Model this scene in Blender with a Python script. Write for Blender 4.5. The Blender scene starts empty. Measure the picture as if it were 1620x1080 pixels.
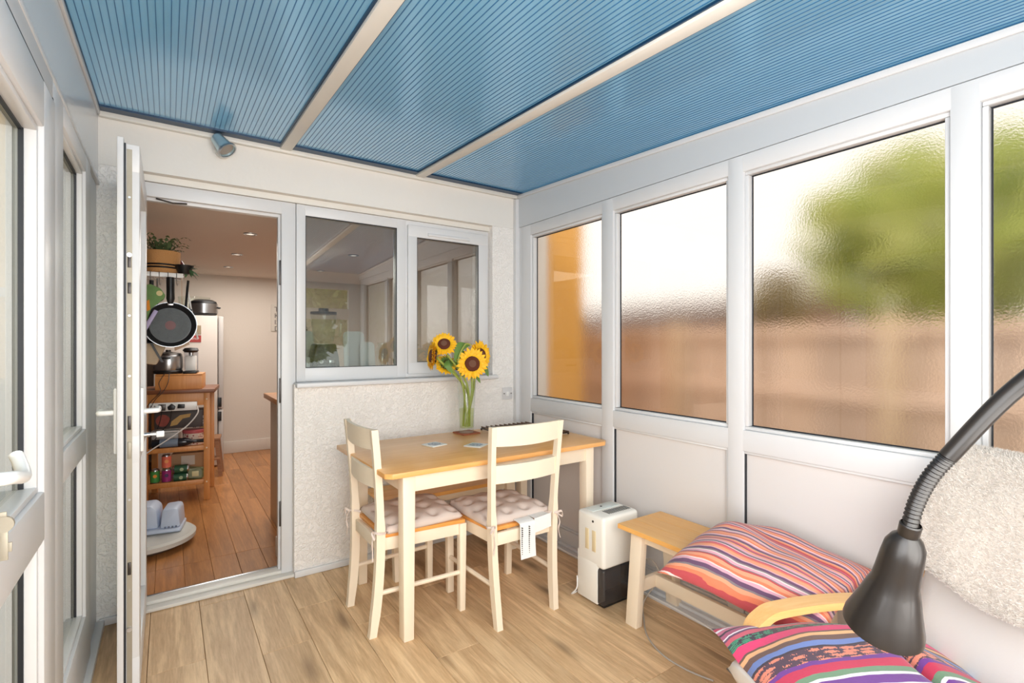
import bpy, bmesh, math, random
from mathutils import Vector, Matrix, noise
rnd = random.Random(7)
PI = math.pi
S = bpy.context.scene
C = S.collection

# ------------------------------------------------------------ camera, sky, light, exposure
cam = bpy.data.cameras.new('camera'); cam_o = bpy.data.objects.new('camera', cam); C.objects.link(cam_o)
cam.sensor_width = 36; cam.sensor_fit = 'HORIZONTAL'; cam.lens = 791 / 1620 * 36; cam.clip_start = 0.02; cam.clip_end = 200
cam.shift_y = 2.5 / 1620
cam_o.location = (0, 0, 1.32); cam_o.rotation_euler = (PI / 2, 0, -math.radians(34.518))
S.camera = cam_o
w = bpy.data.worlds.new('sky'); S.world = w; w.use_nodes = True
bg = w.node_tree.nodes['Background']; bg.inputs[0].default_value = (1.0, .955, .90, 1); bg.inputs[1].default_value = 1.3
S.view_settings.view_transform = 'Standard'; S.view_settings.look = 'None'
S.view_settings.exposure = 0.13; S.view_settings.gamma = 1; S.view_settings.use_curve_mapping = False
S.cycles.max_bounces = 10; S.cycles.diffuse_bounces = 5; S.cycles.transmission_bounces = 8; S.cycles.glossy_bounces = 4
S.cycles.transparent_max_bounces = 12; S.cycles.sample_clamp_indirect = 6; S.cycles.use_denoising = True
S.cycles.blur_glossy = 0.5

def area(name, loc, rot, sx, sy, power, col=(1, 1, 1)):
    l = bpy.data.lights.new(name, 'AREA'); l.shape = 'RECTANGLE'; l.size = sx; l.size_y = sy; l.energy = power; l.color = col
    o = bpy.data.objects.new(name, l); C.objects.link(o); o.location = loc; o.rotation_euler = rot
    return o
# added fill lamps inside the end wall and left doors, topping up the daylight
area('fill_end_wall', (0.52, -0.46, 1.35), (math.radians(90), 0, 0), 1.45, 1.6, 56, (1, .97, .93))
area('fill_left_door', (-0.225, 0.10, 1.35), (0, math.radians(-90), 0), 1.4, 1.0, 24, (.97, .98, 1))
# kitchen ceiling lamps
area('kitchen_lamp_light', (.75, 5.3, 2.10), (0, 0, 0), 1.0, 2.2, 34, (1, .95, .87))
sl = bpy.data.lights.new('hazy_sun', 'SUN'); sl.energy = 2.1; sl.angle = math.radians(25); sl.color = (1, .97, .92)
so = bpy.data.objects.new('hazy_sun', sl); C.objects.link(so); so.rotation_euler = (math.radians(12), math.radians(-42), 0)

# ------------------------------------------------------------ materials
def new_mat(name):
    m = bpy.data.materials.new(name); m.use_nodes = True
    nt = m.node_tree; b = nt.nodes['Principled BSDF']
    return m, nt, b
def N(nt, t, **kw):
    n = nt.nodes.new(t)
    for k, v in kw.items():
        if k in n.inputs: n.inputs[k].default_value = v
        else: setattr(n, k, v)
    return n
def lin(c):
    return tuple((x / 12.92 if x <= .04045 else ((x + .055) / 1.055) ** 2.4) for x in [v / 255 for v in c[:3]]) + (1,)
def plain(name, rgb, rough=.5, metal=0, bump=0, bscale=50, var=0, coat=0, spec=.5, **kw):
    m, nt, b = new_mat(name)
    b.inputs['Base Color'].default_value = lin(rgb); b.inputs['Roughness'].default_value = rough; b.inputs['Metallic'].default_value = metal
    b.inputs['Specular IOR Level'].default_value = spec
    if coat: b.inputs['Coat Weight'].default_value = coat
    tc = N(nt, 'ShaderNodeTexCoord')
    if var:
        n = N(nt, 'ShaderNodeTexNoise', Scale=bscale * .2, Detail=3.0); nt.links.new(tc.outputs['Object'], n.inputs['Vector'])
        mx = N(nt, 'ShaderNodeMix', data_type='RGBA'); c = lin(rgb)
        mx.inputs[6].default_value = tuple(x * (1 - var) for x in c[:3]) + (1,); mx.inputs[7].default_value = tuple(min(1, x * (1 + var)) for x in c[:3]) + (1,)
        nt.links.new(n.outputs['Fac'], mx.inputs[0]); nt.links.new(mx.outputs[2], b.inputs['Base Color'])
    if bump:
        n = N(nt, 'ShaderNodeTexNoise', Scale=float(bscale), Detail=3.0); nt.links.new(tc.outputs['Object'], n.inputs['Vector'])
        bp = N(nt, 'ShaderNodeBump', Strength=bump, Distance=.004); nt.links.new(n.outputs['Fac'], bp.inputs['Height']); nt.links.new(bp.outputs[0], b.inputs['Normal'])
    return m
def ramp(nt, stops, interp='LINEAR'):
    r = nt.nodes.new('ShaderNodeValToRGB'); r.color_ramp.interpolation = interp; e = r.color_ramp.elements
    while len(e) < len(stops): e.new(.5)
    for i, (p, c) in enumerate(stops): e[i].position = p; e[i].color = lin(c)
    return r
def wood(name, dark, light, axis='Y', scale=1, rough=.4, knots=0.0, fine=1.0, random_tint=.15, bump=.05, coat=0):
    m, nt, b = new_mat(name)
    tc = N(nt, 'ShaderNodeTexCoord'); oi = N(nt, 'ShaderNodeObjectInfo')
    mp = N(nt, 'ShaderNodeMapping')
    st = {'X': (.5, 7, 7), 'Y': (7, .5, 7), 'Z': (7, 7, .5)}[axis]
    mp.inputs['Scale'].default_value = tuple(s * scale for s in st)
    ml = N(nt, 'ShaderNodeVectorMath', operation='SCALE'); ml.inputs['Scale'].default_value = 23.0
    cmb = N(nt, 'ShaderNodeCombineXYZ')
    for i in range(3): nt.links.new(oi.outputs['Random'], cmb.inputs[i])
    nt.links.new(cmb.outputs[0], ml.inputs[0])
    ad = N(nt, 'ShaderNodeVectorMath', operation='ADD')
    nt.links.new(tc.outputs['Object'], mp.inputs['Vector']); nt.links.new(mp.outputs[0], ad.inputs[0]); nt.links.new(ml.outputs[0], ad.inputs[1])
    n1 = N(nt, 'ShaderNodeTexNoise', Scale=1.3, Detail=5.0, Roughness=.6, Distortion=.7); nt.links.new(ad.outputs[0], n1.inputs['Vector'])
    wv = N(nt, 'ShaderNodeMath', operation='MULTIPLY'); wv.inputs[1].default_value = 22.0; nt.links.new(n1.outputs['Fac'], wv.inputs[0])
    sn = N(nt, 'ShaderNodeMath', operation='SINE'); nt.links.new(wv.outputs[0], sn.inputs[0])
    mr = N(nt, 'ShaderNodeMapRange'); mr.inputs['From Min'].default_value = -1; mr.inputs['From Max'].default_value = 1
    nt.links.new(sn.outputs[0], mr.inputs['Value'])
    n2 = N(nt, 'ShaderNodeTexNoise', Scale=13.0, Detail=5.0, Roughness=.72); nt.links.new(ad.outputs[0], n2.inputs['Vector'])
    mixv = N(nt, 'ShaderNodeMath', operation='MULTIPLY_ADD'); mixv.inputs[1].default_value = .30 * fine; nt.links.new(mr.outputs[0], mixv.inputs[0]); 
    s2 = N(nt, 'ShaderNodeMath', operation='MULTIPLY'); s2.inputs[1].default_value = .75; nt.links.new(n2.outputs['Fac'], s2.inputs[0]); nt.links.new(s2.outputs[0], mixv.inputs[2])
    rp = ramp(nt, [(.15, dark), (.8, light)]); nt.links.new(mixv.outputs[0], rp.inputs['Fac'])
    hv = N(nt, 'ShaderNodeHueSaturation'); nt.links.new(rp.outputs['Color'], hv.inputs['Color'])
    mv = N(nt, 'ShaderNodeMapRange'); mv.inputs['To Min'].default_value = 1 - random_tint; mv.inputs['To Max'].default_value = 1 + random_tint
    nt.links.new(oi.outputs['Random'], mv.inputs['Value']); nt.links.new(mv.outputs[0], hv.inputs['Value'])
    out = hv.outputs[0]
    if knots:
        km = N(nt, 'ShaderNodeMapping'); km.inputs['Scale'].default_value = {'X': (1.2, 5, 5), 'Y': (5, 1.2, 5), 'Z': (5, 5, 1.2)}[axis]
        a2 = N(nt, 'ShaderNodeVectorMath', operation='ADD'); nt.links.new(tc.outputs['Object'], km.inputs['Vector']); nt.links.new(km.outputs[0], a2.inputs[0]); nt.links.new(ml.outputs[0], a2.inputs[1])
        vn = N(nt, 'ShaderNodeTexVoronoi', voronoi_dimensions='2D', Scale=1.0, Randomness=1.0); nt.links.new(a2.outputs[0], vn.inputs['Vector'])
        kr = N(nt, 'ShaderNodeMapRange', interpolation_type='SMOOTHSTEP'); kr.inputs['From Min'].default_value = .0; kr.inputs['From Max'].default_value = .20
        kr.inputs['To Min'].default_value = knots; kr.inputs['To Max'].default_value = 0
        nt.links.new(vn.outputs['Distance'], kr.inputs['Value'])
        n3 = N(nt, 'ShaderNodeTexNoise', Scale=1.6, Detail=2.0); nt.links.new(a2.outputs[0], n3.inputs['Vector'])
        km2 = N(nt, 'ShaderNodeMath', operation='MULTIPLY'); nt.links.new(kr.outputs[0], km2.inputs[0]); nt.links.new(n3.outputs['Fac'], km2.inputs[1])
        mx = N(nt, 'ShaderNodeMix', data_type='RGBA'); nt.links.new(km2.outputs[0], mx.inputs[0]); nt.links.new(out, mx.inputs[6]); mx.inputs[7].default_value = tuple(x * .35 for x in lin(dark)[:3]) + (1,)
        out = mx.outputs[2]
    nt.links.new(out, b.inputs['Base Color'])
    b.inputs['Roughness'].default_value = rough
    if coat: b.inputs['Coat Weight'].default_value = coat; b.inputs['Coat Roughness'].default_value = .15
    if bump:
        bp = N(nt, 'ShaderNodeBump', Strength=bump, Distance=.002); nt.links.new(n2.outputs['Fac'], bp.inputs['Height']); nt.links.new(bp.outputs[0], b.inputs['Normal'])
    return m
def thin_glass(name, tint=(244, 249, 247), rough=0.0, refl=1.3):
    m = bpy.data.materials.new(name); m.use_nodes = True; nt = m.node_tree; nt.nodes.remove(nt.nodes['Principled BSDF'])
    out = nt.nodes['Material Output']; tr = N(nt, 'ShaderNodeBsdfTransparent'); tr.inputs[0].default_value = lin(tint)
    gl = N(nt, 'ShaderNodeBsdfGlossy'); gl.inputs['Roughness'].default_value = rough
    fr = N(nt, 'ShaderNodeFresnel', IOR=1.5); m2 = N(nt, 'ShaderNodeMath', operation='MULTIPLY'); m2.inputs[1].default_value = refl
    m2.use_clamp = True
    ge = N(nt, 'ShaderNodeNewGeometry'); io = N(nt, 'ShaderNodeMapRange'); io.inputs['To Min'].default_value = 1.5; io.inputs['To Max'].default_value = 1 / 1.5
    nt.links.new(ge.outputs['Backfacing'], io.inputs['Value']); nt.links.new(io.outputs[0], fr.inputs['IOR'])
    nt.links.new(fr.outputs[0], m2.inputs[0])
    mx = N(nt, 'ShaderNodeMixShader'); nt.links.new(m2.outputs[0], mx.inputs[0]); nt.links.new(tr.outputs[0], mx.inputs[1]); nt.links.new(gl.outputs[0], mx.inputs[2])
    nt.links.new(mx.outputs[0], out.inputs['Surface'])
    return m
def stripes(name, seq, axis='X', scale=1.0, warp=.02, rough=.85, motif=None, bump=.3, rep=1):
    """seq: list of (weight, rgb); bands over the Generated coordinate"""
    m, nt, b = new_mat(name)
    tc = N(nt, 'ShaderNodeTexCoord'); sp = N(nt, 'ShaderNodeSeparateXYZ'); nt.links.new(tc.outputs['Generated'], sp.inputs[0])
    nz = N(nt, 'ShaderNodeTexNoise', Scale=5.0, Detail=2.0); nt.links.new(tc.outputs['Generated'], nz.inputs['Vector'])
    m1 = N(nt, 'ShaderNodeMath', operation='MULTIPLY_ADD'); m1.inputs[1].default_value = warp; nt.links.new(nz.outputs['Fac'], m1.inputs[0]); nt.links.new(sp.outputs[axis], m1.inputs[2])
    m2 = N(nt, 'ShaderNodeMath', operation='MULTIPLY'); m2.inputs[1].default_value = float(rep); nt.links.new(m1.outputs[0], m2.inputs[0])
    fr = N(nt, 'ShaderNodeMath', operation='FRACT'); nt.links.new(m2.outputs[0], fr.inputs[0])
    tot = sum(s[0] for s in seq); cum = 0
    # several ramps of at most 30 stops, blended by step
    stops = []
    for wgt, c in seq: stops.append((cum / tot, c)); cum += wgt
    groups = [stops[i:i + 28] for i in range(0, len(stops), 28)]
    cur = None
    for gi, g in enumerate(groups):
        r = ramp(nt, g, 'CONSTANT'); nt.links.new(fr.outputs[0], r.inputs['Fac'])
        if cur is None: cur = r.outputs['Color']
        else:
            gt = N(nt, 'ShaderNodeMath', operation='GREATER_THAN'); gt.inputs[1].default_value = g[0][0]; nt.links.new(fr.outputs[0], gt.inputs[0])
            mx = N(nt, 'ShaderNodeMix', data_type='RGBA'); nt.links.new(gt.outputs[0], mx.inputs[0]); nt.links.new(cur, mx.inputs[6]); nt.links.new(r.outputs['Color'], mx.inputs[7]); cur = mx.outputs[2]
    if motif:
        for lo, hi, rgb, sc in motif:
            vo = N(nt, 'ShaderNodeTexVoronoi', Scale=1.0, Randomness=.35); mp = N(nt, 'ShaderNodeMapping'); mp.inputs['Scale'].default_value = sc
            nt.links.new(tc.outputs['Generated'], mp.inputs['Vector']); nt.links.new(mp.outputs[0], vo.inputs['Vector'])
            n2 = N(nt, 'ShaderNodeTexNoise', Scale=90.0, Detail=2.0); nt.links.new(tc.outputs['Generated'], n2.inputs['Vector'])
            a = N(nt, 'ShaderNodeMath', operation='MULTIPLY_ADD'); a.inputs[1].default_value = .7; nt.links.new(n2.outputs['Fac'], a.inputs[0]); nt.links.new(vo.outputs['Distance'], a.inputs[2])
            lt = N(nt, 'ShaderNodeMath', operation='LESS_THAN'); lt.inputs[1].default_value = .84; nt.links.new(a.outputs[0], lt.inputs[0])
            g1 = N(nt, 'ShaderNodeMath', operation='GREATER_THAN'); g1.inputs[1].default_value = lo; nt.links.new(fr.outputs[0], g1.inputs[0])
            g2 = N(nt, 'ShaderNodeMath', operation='LESS_THAN'); g2.inputs[1].default_value = hi; nt.links.new(fr.outputs[0], g2.inputs[0])
            p1 = N(nt, 'ShaderNodeMath', operation='MULTIPLY'); nt.links.new(g1.outputs[0], p1.inputs[0]); nt.links.new(g2.outputs[0], p1.inputs[1])
            p2 = N(nt, 'ShaderNodeMath', operation='MULTIPLY'); nt.links.new(p1.outputs[0], p2.inputs[0]); nt.links.new(lt.outputs[0], p2.inputs[1])
            mx = N(nt, 'ShaderNodeMix', data_type='RGBA'); nt.links.new(p2.outputs[0], mx.inputs[0]); nt.links.new(cur, mx.inputs[6]); mx.inputs[7].default_value = lin(rgb); cur = mx.outputs[2]
    nt.links.new(cur, b.inputs['Base Color']); b.inputs['Roughness'].default_value = rough
    b.inputs['Sheen Weight'].default_value = .15
    wv = N(nt, 'ShaderNodeTexNoise', Scale=160.0, Detail=1.0); nt.links.new(tc.outputs['Object'], wv.inputs['Vector'])
    bp = N(nt, 'ShaderNodeBump', Strength=bump, Distance=.003); nt.links.new(wv.outputs['Fac'], bp.inputs['Height']); nt.links.new(bp.outputs[0], b.inputs['Normal'])
    return m

M = {}
def roughcast():
    m, nt, b = new_mat('roughcast'); b.inputs['Base Color'].default_value = lin((244, 240, 236)); b.inputs['Roughness'].default_value = .85
    tc = N(nt, 'ShaderNodeTexCoord'); v = N(nt, 'ShaderNodeTexNoise', Scale=52.0, Detail=2.5, Distortion=1.4); nt.links.new(tc.outputs['Object'], v.inputs['Vector'])
    mr = N(nt, 'ShaderNodeMapRange', interpolation_type='SMOOTHSTEP'); mr.inputs['From Min'].default_value = .42; mr.inputs['From Max'].default_value = .62; nt.links.new(v.outputs['Fac'], mr.inputs['Value'])
    bp = N(nt, 'ShaderNodeBump', Strength=.75, Distance=.004); nt.links.new(mr.outputs[0], bp.inputs['Height']); nt.links.new(bp.outputs[0], b.inputs['Normal'])
    return m
M['pvc'] = plain('white_pvc', (216, 216, 217), .32, spec=.4)
M['pvc_aged'] = plain('aged_white_pvc', (222, 219, 212), .4, var=.05, bscale=30)
M['panel'] = plain('white_panel', (218, 214, 212), .4)
M['gasket'] = plain('black_gasket', (22, 26, 34), .5)
M['plate'] = plain('lock_strip_metal', (158, 150, 134), .45, metal=.3, var=.15, bscale=60)
M['render'] = roughcast()
M['render_smooth'] = plain('smooth_plaster', (228, 224, 218), .75, bump=.35, bscale=45)
M['roofblue'] = None
M['steel'] = plain('brushed_steel', (190, 192, 195), .28, metal=1)
M['darksteel'] = plain('dark_steel', (70, 66, 64), .35, metal=.8)
M['trivet'] = plain('brown_steel', (112, 92, 78), .3, metal=.8)
M['black'] = plain('black_plastic', (22, 22, 24), .4)
M['blackgloss'] = plain('black_enamel', (26, 23, 22), .22, coat=.3)
M['white'] = plain('white_plastic', (235, 235, 233), .3)
M['cream'] = plain('cream_paint', (240, 225, 202), .45, var=.02)
M['beech'] = wood('oiled_beech', (228, 158, 82), (250, 198, 130), 'X', 1.0, .32, fine=.5, random_tint=.04, coat=.25)
M['beechY'] = wood('oiled_beech_bench', (228, 160, 78), (250, 196, 116), 'Y', 1.0, .32, fine=.5, random_tint=.04, coat=.25)
M['seatwood'] = wood('chair_seat_wood', (214, 138, 62), (240, 176, 96), 'Y', 1.0, .35, fine=.5, random_tint=.04)
M['birch'] = wood('birch_veneer', (228, 168, 98), (246, 202, 140), 'Y', 1.2, .35, fine=.4, random_tint=.03)
M['laminate'] = wood('oak_laminate', (180, 142, 102), (238, 204, 160), 'Y', 1.3, .42, knots=1.2, fine=1.0, random_tint=.10, bump=.04)
M['kfloor'] = wood('orange_oak_floor', (152, 98, 54), (208, 144, 86), 'Y', 1.2, .28, knots=.6, fine=.7, random_tint=.17, bump=.03)
M['trolley'] = wood('trolley_beech', (196, 128, 66), (226, 162, 98), 'Z', 1.0, .4, fine=.5, random_tint=.05)
M['butcher'] = wood('butcher_block', (110, 62, 34), (150, 92, 56), 'X', 1.0, .4, fine=.6)
M['worktop'] = wood('oak_worktop', (190, 112, 44), (226, 154, 78), 'Y', 1.0, .3, fine=.7)
M['stool'] = wood('stool_pine', (136, 92, 62), (174, 126, 90), 'X', 1.0, .5, fine=.6)
M['kwall'] = plain('kitchen_plaster', (212, 202, 192), .85, bump=.15, bscale=60)
M['kceil'] = plain('kitchen_ceiling_paint', (226, 216, 206), .9)
M['kcab'] = plain('kitchen_cabinet', (208, 190, 170), .45)
M['pad'] = plain('tie_on_pad_cotton', (214, 198, 188), .9, bump=.25, bscale=300)
M['lace'] = plain('white_linen', (236, 235, 232), .9, bump=.3, bscale=300)
M['leather'] = plain('white_leather', (214, 210, 206), .42, bump=.12, bscale=160)
M['fleece'] = plain('sheepskin_hide', (214, 204, 194), .95, bump=.5, bscale=90)
M['fur'] = plain('sheepskin_wool', (224, 216, 208), .9)
M['lampblack'] = plain('black_lamp_paint', (30, 26, 24), .33, coat=.1)
M['lampinner'] = plain('lamp_inner_white', (225, 222, 215), .5)
M['clear'] = thin_glass('clear_glass')
M['winglass'] = thin_glass('kitchen_window_glass', (232, 236, 234), refl=3.6)
M['vase'] = thin_glass('vase_glass', (250, 252, 250), refl=.8)
M['kraft'] = plain('cardboard', (178, 140, 104), .8)
M['cork'] = plain('cork', (150, 86, 58), .9, bump=.4, bscale=200)

def frosted():
    m = bpy.data.materials.new('obscured_glass'); m.use_nodes = True; nt = m.node_tree; nt.nodes.remove(nt.nodes['Principled BSDF'])
    out = nt.nodes['Material Output']; g = N(nt, 'ShaderNodeBsdfRefraction', IOR=1.45, Roughness=.24); g.inputs[0].default_value = (.88, .84, .80, 1)
    tc = N(nt, 'ShaderNodeTexCoord'); n = N(nt, 'ShaderNodeTexNoise', Scale=130.0, Detail=2.0); nt.links.new(tc.outputs['Object'], n.inputs['Vector'])
    bp = N(nt, 'ShaderNodeBump', Strength=.35, Distance=.002); nt.links.new(n.outputs['Fac'], bp.inputs['Height']); nt.links.new(bp.outputs[0], g.inputs['Normal'])
    nt.links.new(g.outputs[0], out.inputs['Surface'])
    m2 = bpy.data.materials.new('smooth_glass_face'); m2.use_nodes = True; nt = m2.node_tree; nt.nodes.remove(nt.nodes['Principled BSDF'])
    out = nt.nodes['Material Output']; g = N(nt, 'ShaderNodeBsdfGlass', IOR=1.45, Roughness=0.0); nt.links.new(g.outputs[0], out.inputs['Surface'])
    return m2, m
M['face_smooth'], M['face_rough'] = frosted()

def roof_mats():
    m = bpy.data.materials.new('blue_polycarbonate'); m.use_nodes = True; nt = m.node_tree; nt.nodes.remove(nt.nodes['Principled BSDF'])
    out = nt.nodes['Material Output']
    tl = N(nt, 'ShaderNodeBsdfTranslucent'); tl.inputs[0].default_value = (.44, .72, .88, 1)
    rf = N(nt, 'ShaderNodeBsdfRefraction', IOR=1.05, Roughness=.35); rf.inputs[0].default_value = (.06, .25, .45, 1)
    df = N(nt, 'ShaderNodeBsdfDiffuse'); df.inputs[0].default_value = (.30, .54, .68, 1)
    gl = N(nt, 'ShaderNodeBsdfGlossy', Roughness=.16); gl.inputs[0].default_value = (.85, .92, 1, 1)
    m1 = N(nt, 'ShaderNodeMixShader'); m1.inputs[0].default_value = .40; nt.links.new(tl.outputs[0], m1.inputs[1]); nt.links.new(df.outputs[0], m1.inputs[2])
    fr = N(nt, 'ShaderNodeFresnel', IOR=1.55); mm = N(nt, 'ShaderNodeMath', operation='MULTIPLY'); mm.inputs[1].default_value = 1.7; mm.use_clamp = True
    nt.links.new(fr.outputs[0], mm.inputs[0])
    m2 = N(nt, 'ShaderNodeMixShader'); nt.links.new(mm.outputs[0], m2.inputs[0]); nt.links.new(m1.outputs[0], m2.inputs[1]); nt.links.new(gl.outputs[0], m2.inputs[2])
    nt.links.new(m2.outputs[0], out.inputs['Surface'])
    return m
M['roof'] = roof_mats()
M['roofrib'] = plain('blue_roof_rib', (44, 104, 150), .3)
M['roofdark'] = plain('blue_roof_closure', (16, 52, 82), .3)

def bands(specs): return specs
PK, LP, PU, OR, RD, GY, CR, PE = (198, 92, 108), (212, 158, 172), (104, 72, 100), (222, 122, 88), (182, 72, 78), (128, 116, 118), (228, 206, 200), (226, 152, 118)
seq = []
r2 = random.Random(3)
base = [(3, OR), (1, CR), (3, RD), (2, OR), (2, PE), (1, GY), (3, PU), (2, LP), (1, CR), (2, OR), (3, PE), (1, RD), (1, GY), (2, LP), (1, CR), (1, GY), (2, PU), (1, LP), (3, PE), (1, OR), (2, PK), (1, CR), (1, PU), (1, GY), (2, LP), (2, PE), (1, PU), (2, PK)]
seq = base + [(max(.5, a * .8), b) for a, b in base[4:]] + [(max(.4, a * .6), b) for a, b in base[2:]]
M['stripe'] = stripes('striped_cushion_fabric', seq, 'X', warp=.03, rep=1.15)
HP, BL, VI, GN, BK, BR, WH, SA, CM = (226, 62, 112), (112, 132, 190), (112, 58, 140), (110, 140, 112), (66, 54, 66), (112, 82, 74), (232, 222, 226), (226, 136, 112), (190, 52, 82)
eth = [(2, CM), (1, WH), (2, (196, 110, 134)), (1, BK), (2, (170, 90, 120)), (1, WH), (1, PU), (2, PK), (4, BK), (5, HP), (1, BR), (2, (236, 178, 128)), (3, BR), (3, BL), (1, BK), (7, (84, 60, 76)), (2, VI), (4, CM), (1, GN), (1.5, GN), (1.5, WH), (4.5, VI), (1.5, WH), (1, CM), (5, (170, 120, 100)), (3, HP), (1, WH), (2, GN)]
eth2 = [(2, PU), (2, CM), (1, WH), (3, BK), (3, HP), (2, BL), (1, WH), (4, VI), (1, GN), (3, CM), (2, PE), (3, BK)]
def frac(i, s):
    t = sum(a for a, _ in s); return sum(a for a, _ in s[:i]) / t
alle = list(reversed(eth + eth2))
n_ = len(alle)
def idx(k): return n_ - 1 - k
M['ethnic'] = stripes('woven_cushion_fabric', alle, 'X', warp=.03, motif=[
    (frac(idx(8), alle), frac(idx(8) + 1, alle), (70, 140, 110), (110, 22, 1)),
    (frac(idx(15), alle), frac(idx(15) + 1, alle), SA, (44, 16, 1)),
    (frac(idx(24), alle), frac(idx(24) + 1, alle), CR, (100, 30, 1))])

# ------------------------------------------------------------ mesh helpers
class B:
    def __init__(self): self.bm = bmesh.new(); self.mi = 0
    def _mark(self, faces):
        for f in faces: f.material_index = self.mi
    cnt = 0
    def box(self, x0, x1, y0, y1, z0, z1, bev=0, seg=2, rot=None, piv=None):
        if min(x1 - x0, y1 - y0, z1 - z0) > .01:      # no two faces exactly in one plane
            B.cnt += 1; e = (B.cnt % 7) * .00012; x0 += e; x1 -= e; y0 += e; y1 -= e; z0 += e; z1 -= e
        r = bmesh.ops.create_cube(self.bm, size=1); vs = r['verts']
        for v in vs:
            v.co = Vector(((x0 + x1) / 2 + v.co.x * (x1 - x0), (y0 + y1) / 2 + v.co.y * (y1 - y0), (z0 + z1) / 2 + v.co.z * (z1 - z0)))
        fs = {f for v in vs for f in v.link_faces}
        self._mark(fs)
        if bev:
            es = list({e for v in vs for e in v.link_edges})
            rr = bmesh.ops.bevel(self.bm, geom=es, offset=bev, segments=seg, profile=.5, affect='EDGES')
            self._mark(rr['faces']); vs = list({v for v in vs if v.is_valid} | {v for f in rr['faces'] for v in f.verts})
        if rot is not None:
            bmesh.ops.rotate(self.bm, verts=vs, cent=piv or (0, 0, 0), matrix=rot)
        return self
    def cyl(self, p0, p1, r0, r1=None, n=20, caps=True):
        if r1 is None: r1 = r0
        p0 = Vector(p0); p1 = Vector(p1); d = (p1 - p0)
        q = Vector((0, 0, 1)).rotation_difference(d.normalized())
        rings = []
        for p, r in ((p0, r0), (p1, r1)):
            rings.append([self.bm.verts.new(p + q @ Vector((r * math.cos(2 * PI * i / n), r * math.sin(2 * PI * i / n), 0))) for i in range(n)])
        for i in range(n):
            j = (i + 1) % n; self._mark([self.bm.faces.new((rings[0][i], rings[0][j], rings[1][j], rings[1][i]))])
        if caps:
            self._mark([self.bm.faces.new(list(reversed(rings[0]))), self.bm.faces.new(rings[1])])
        return self
    def tube(self, pts, r, n=10, caps=True):
        pts = [Vector(p) for p in pts]; rs = r if isinstance(r, (list, tuple)) else [r] * len(pts)
        rings = []; up = None
        for i, p in enumerate(pts):
            t = (pts[min(i + 1, len(pts) - 1)] - pts[max(i - 1, 0)]).normalized()
            if up is None: up = Vector((0, 0, 1)) if abs(t.z) < .9 else Vector((1, 0, 0))
            a = t.cross(up).normalized(); b = a.cross(t).normalized(); up = b
            rings.append([self.bm.verts.new(p + a * rs[i] * math.cos(2 * PI * k / n) + b * rs[i] * math.sin(2 * PI * k / n)) for k in range(n)])
        for i in range(len(rings) - 1):
            for k in range(n):
                l = (k + 1) % n; self._mark([self.bm.faces.new((rings[i][k], rings[i][l], rings[i + 1][l], rings[i + 1][k]))])
        if caps: self._mark([self.bm.faces.new(list(reversed(rings[0]))), self.bm.faces.new(rings[-1])])
        return self
    def lathe(self, prof, n=32, center=(0, 0, 0), q=None):
        c = Vector(center); rings = []
        for r, z in prof:
            if r < 1e-5:
                p = Vector((0, 0, z)); rings.append([self.bm.verts.new(c + (q @ p if q else p))])
            else:
                rg = []
                for i in range(n):
                    p = Vector((r * math.cos(2 * PI * i / n), r * math.sin(2 * PI * i / n), z)); rg.append(self.bm.verts.new(c + (q @ p if q else p)))
                rings.append(rg)
        for a, b in zip(rings, rings[1:]):
            for i in range(n):
                j = (i + 1) % n
                if len(a) == 1 and len(b) == 1: continue
                if len(a) == 1: f = (a[0], b[j], b[i])
                elif len(b) == 1: f = (a[i], a[j], b[0])
                else: f = (a[i], a[j], b[j], b[i])
                self._mark([self.bm.faces.new(f)])
        return self
    def prism(self, poly, axis, a0, a1, bev=0):
        """poly in the plane of the two other axes, extruded along axis from a0 to a1"""
        def P(u, v, a): return {'X': (a, u, v), 'Y': (u, a, v), 'Z': (u, v, a)}[axis]
        va = [self.bm.verts.new(P(u, v, a0)) for u, v in poly]; vb = [self.bm.verts.new(P(u, v, a1)) for u, v in poly]
        n = len(poly); fs = [self.bm.faces.new(list(reversed(va))), self.bm.faces.new(vb)]
        for i in range(n): j = (i + 1) % n; fs.append(self.bm.faces.new((va[i], va[j], vb[j], vb[i])))
        self._mark(fs)
        if bev:
            es = list({e for f in fs for e in f.edges})
            rr = bmesh.ops.bevel(self.bm, geom=es, offset=bev, segments=2, profile=.5, affect='EDGES'); self._mark(rr['faces'])
        return self
    def ribbon(self, pts, wdir, wd, th):
        """a strip of width wd (along wdir) and thickness th following pts"""
        wdir = Vector(wdir).normalized(); pts = [Vector(p) for p in pts]; rings = []
        for i, p in enumerate(pts):
            t = (pts[min(i + 1, len(pts) - 1)] - pts[max(i - 1, 0)]).normalized(); nn = t.cross(wdir).normalized()
            rings.append([self.bm.verts.new(p + wdir * sx * wd / 2 + nn * sy * th / 2) for sx, sy in ((-1, -1), (1, -1), (1, 1), (-1, 1))])
        for a, b in zip(rings, rings[1:]):
            for k in range(4): l = (k + 1) % 4; self._mark([self.bm.faces.new((a[k], a[l], b[l], b[k]))])
        self._mark([self.bm.faces.new(list(reversed(rings[0]))), self.bm.faces.new(rings[-1])])
        return self
    def mesh(self, name, mats, smooth=True, ang=35):
        bmesh.ops.recalc_face_normals(self.bm, faces=self.bm.faces)
        me = bpy.data.meshes.new(name); self.bm.to_mesh(me); self.bm.free()
        for m in (mats if isinstance(mats, (list, tuple)) else [mats]): me.materials.append(m)
        if smooth:
            me.polygons.foreach_set('use_smooth', [True] * len(me.polygons)); me.set_sharp_from_angle(angle=math.radians(ang))
        return me
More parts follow.
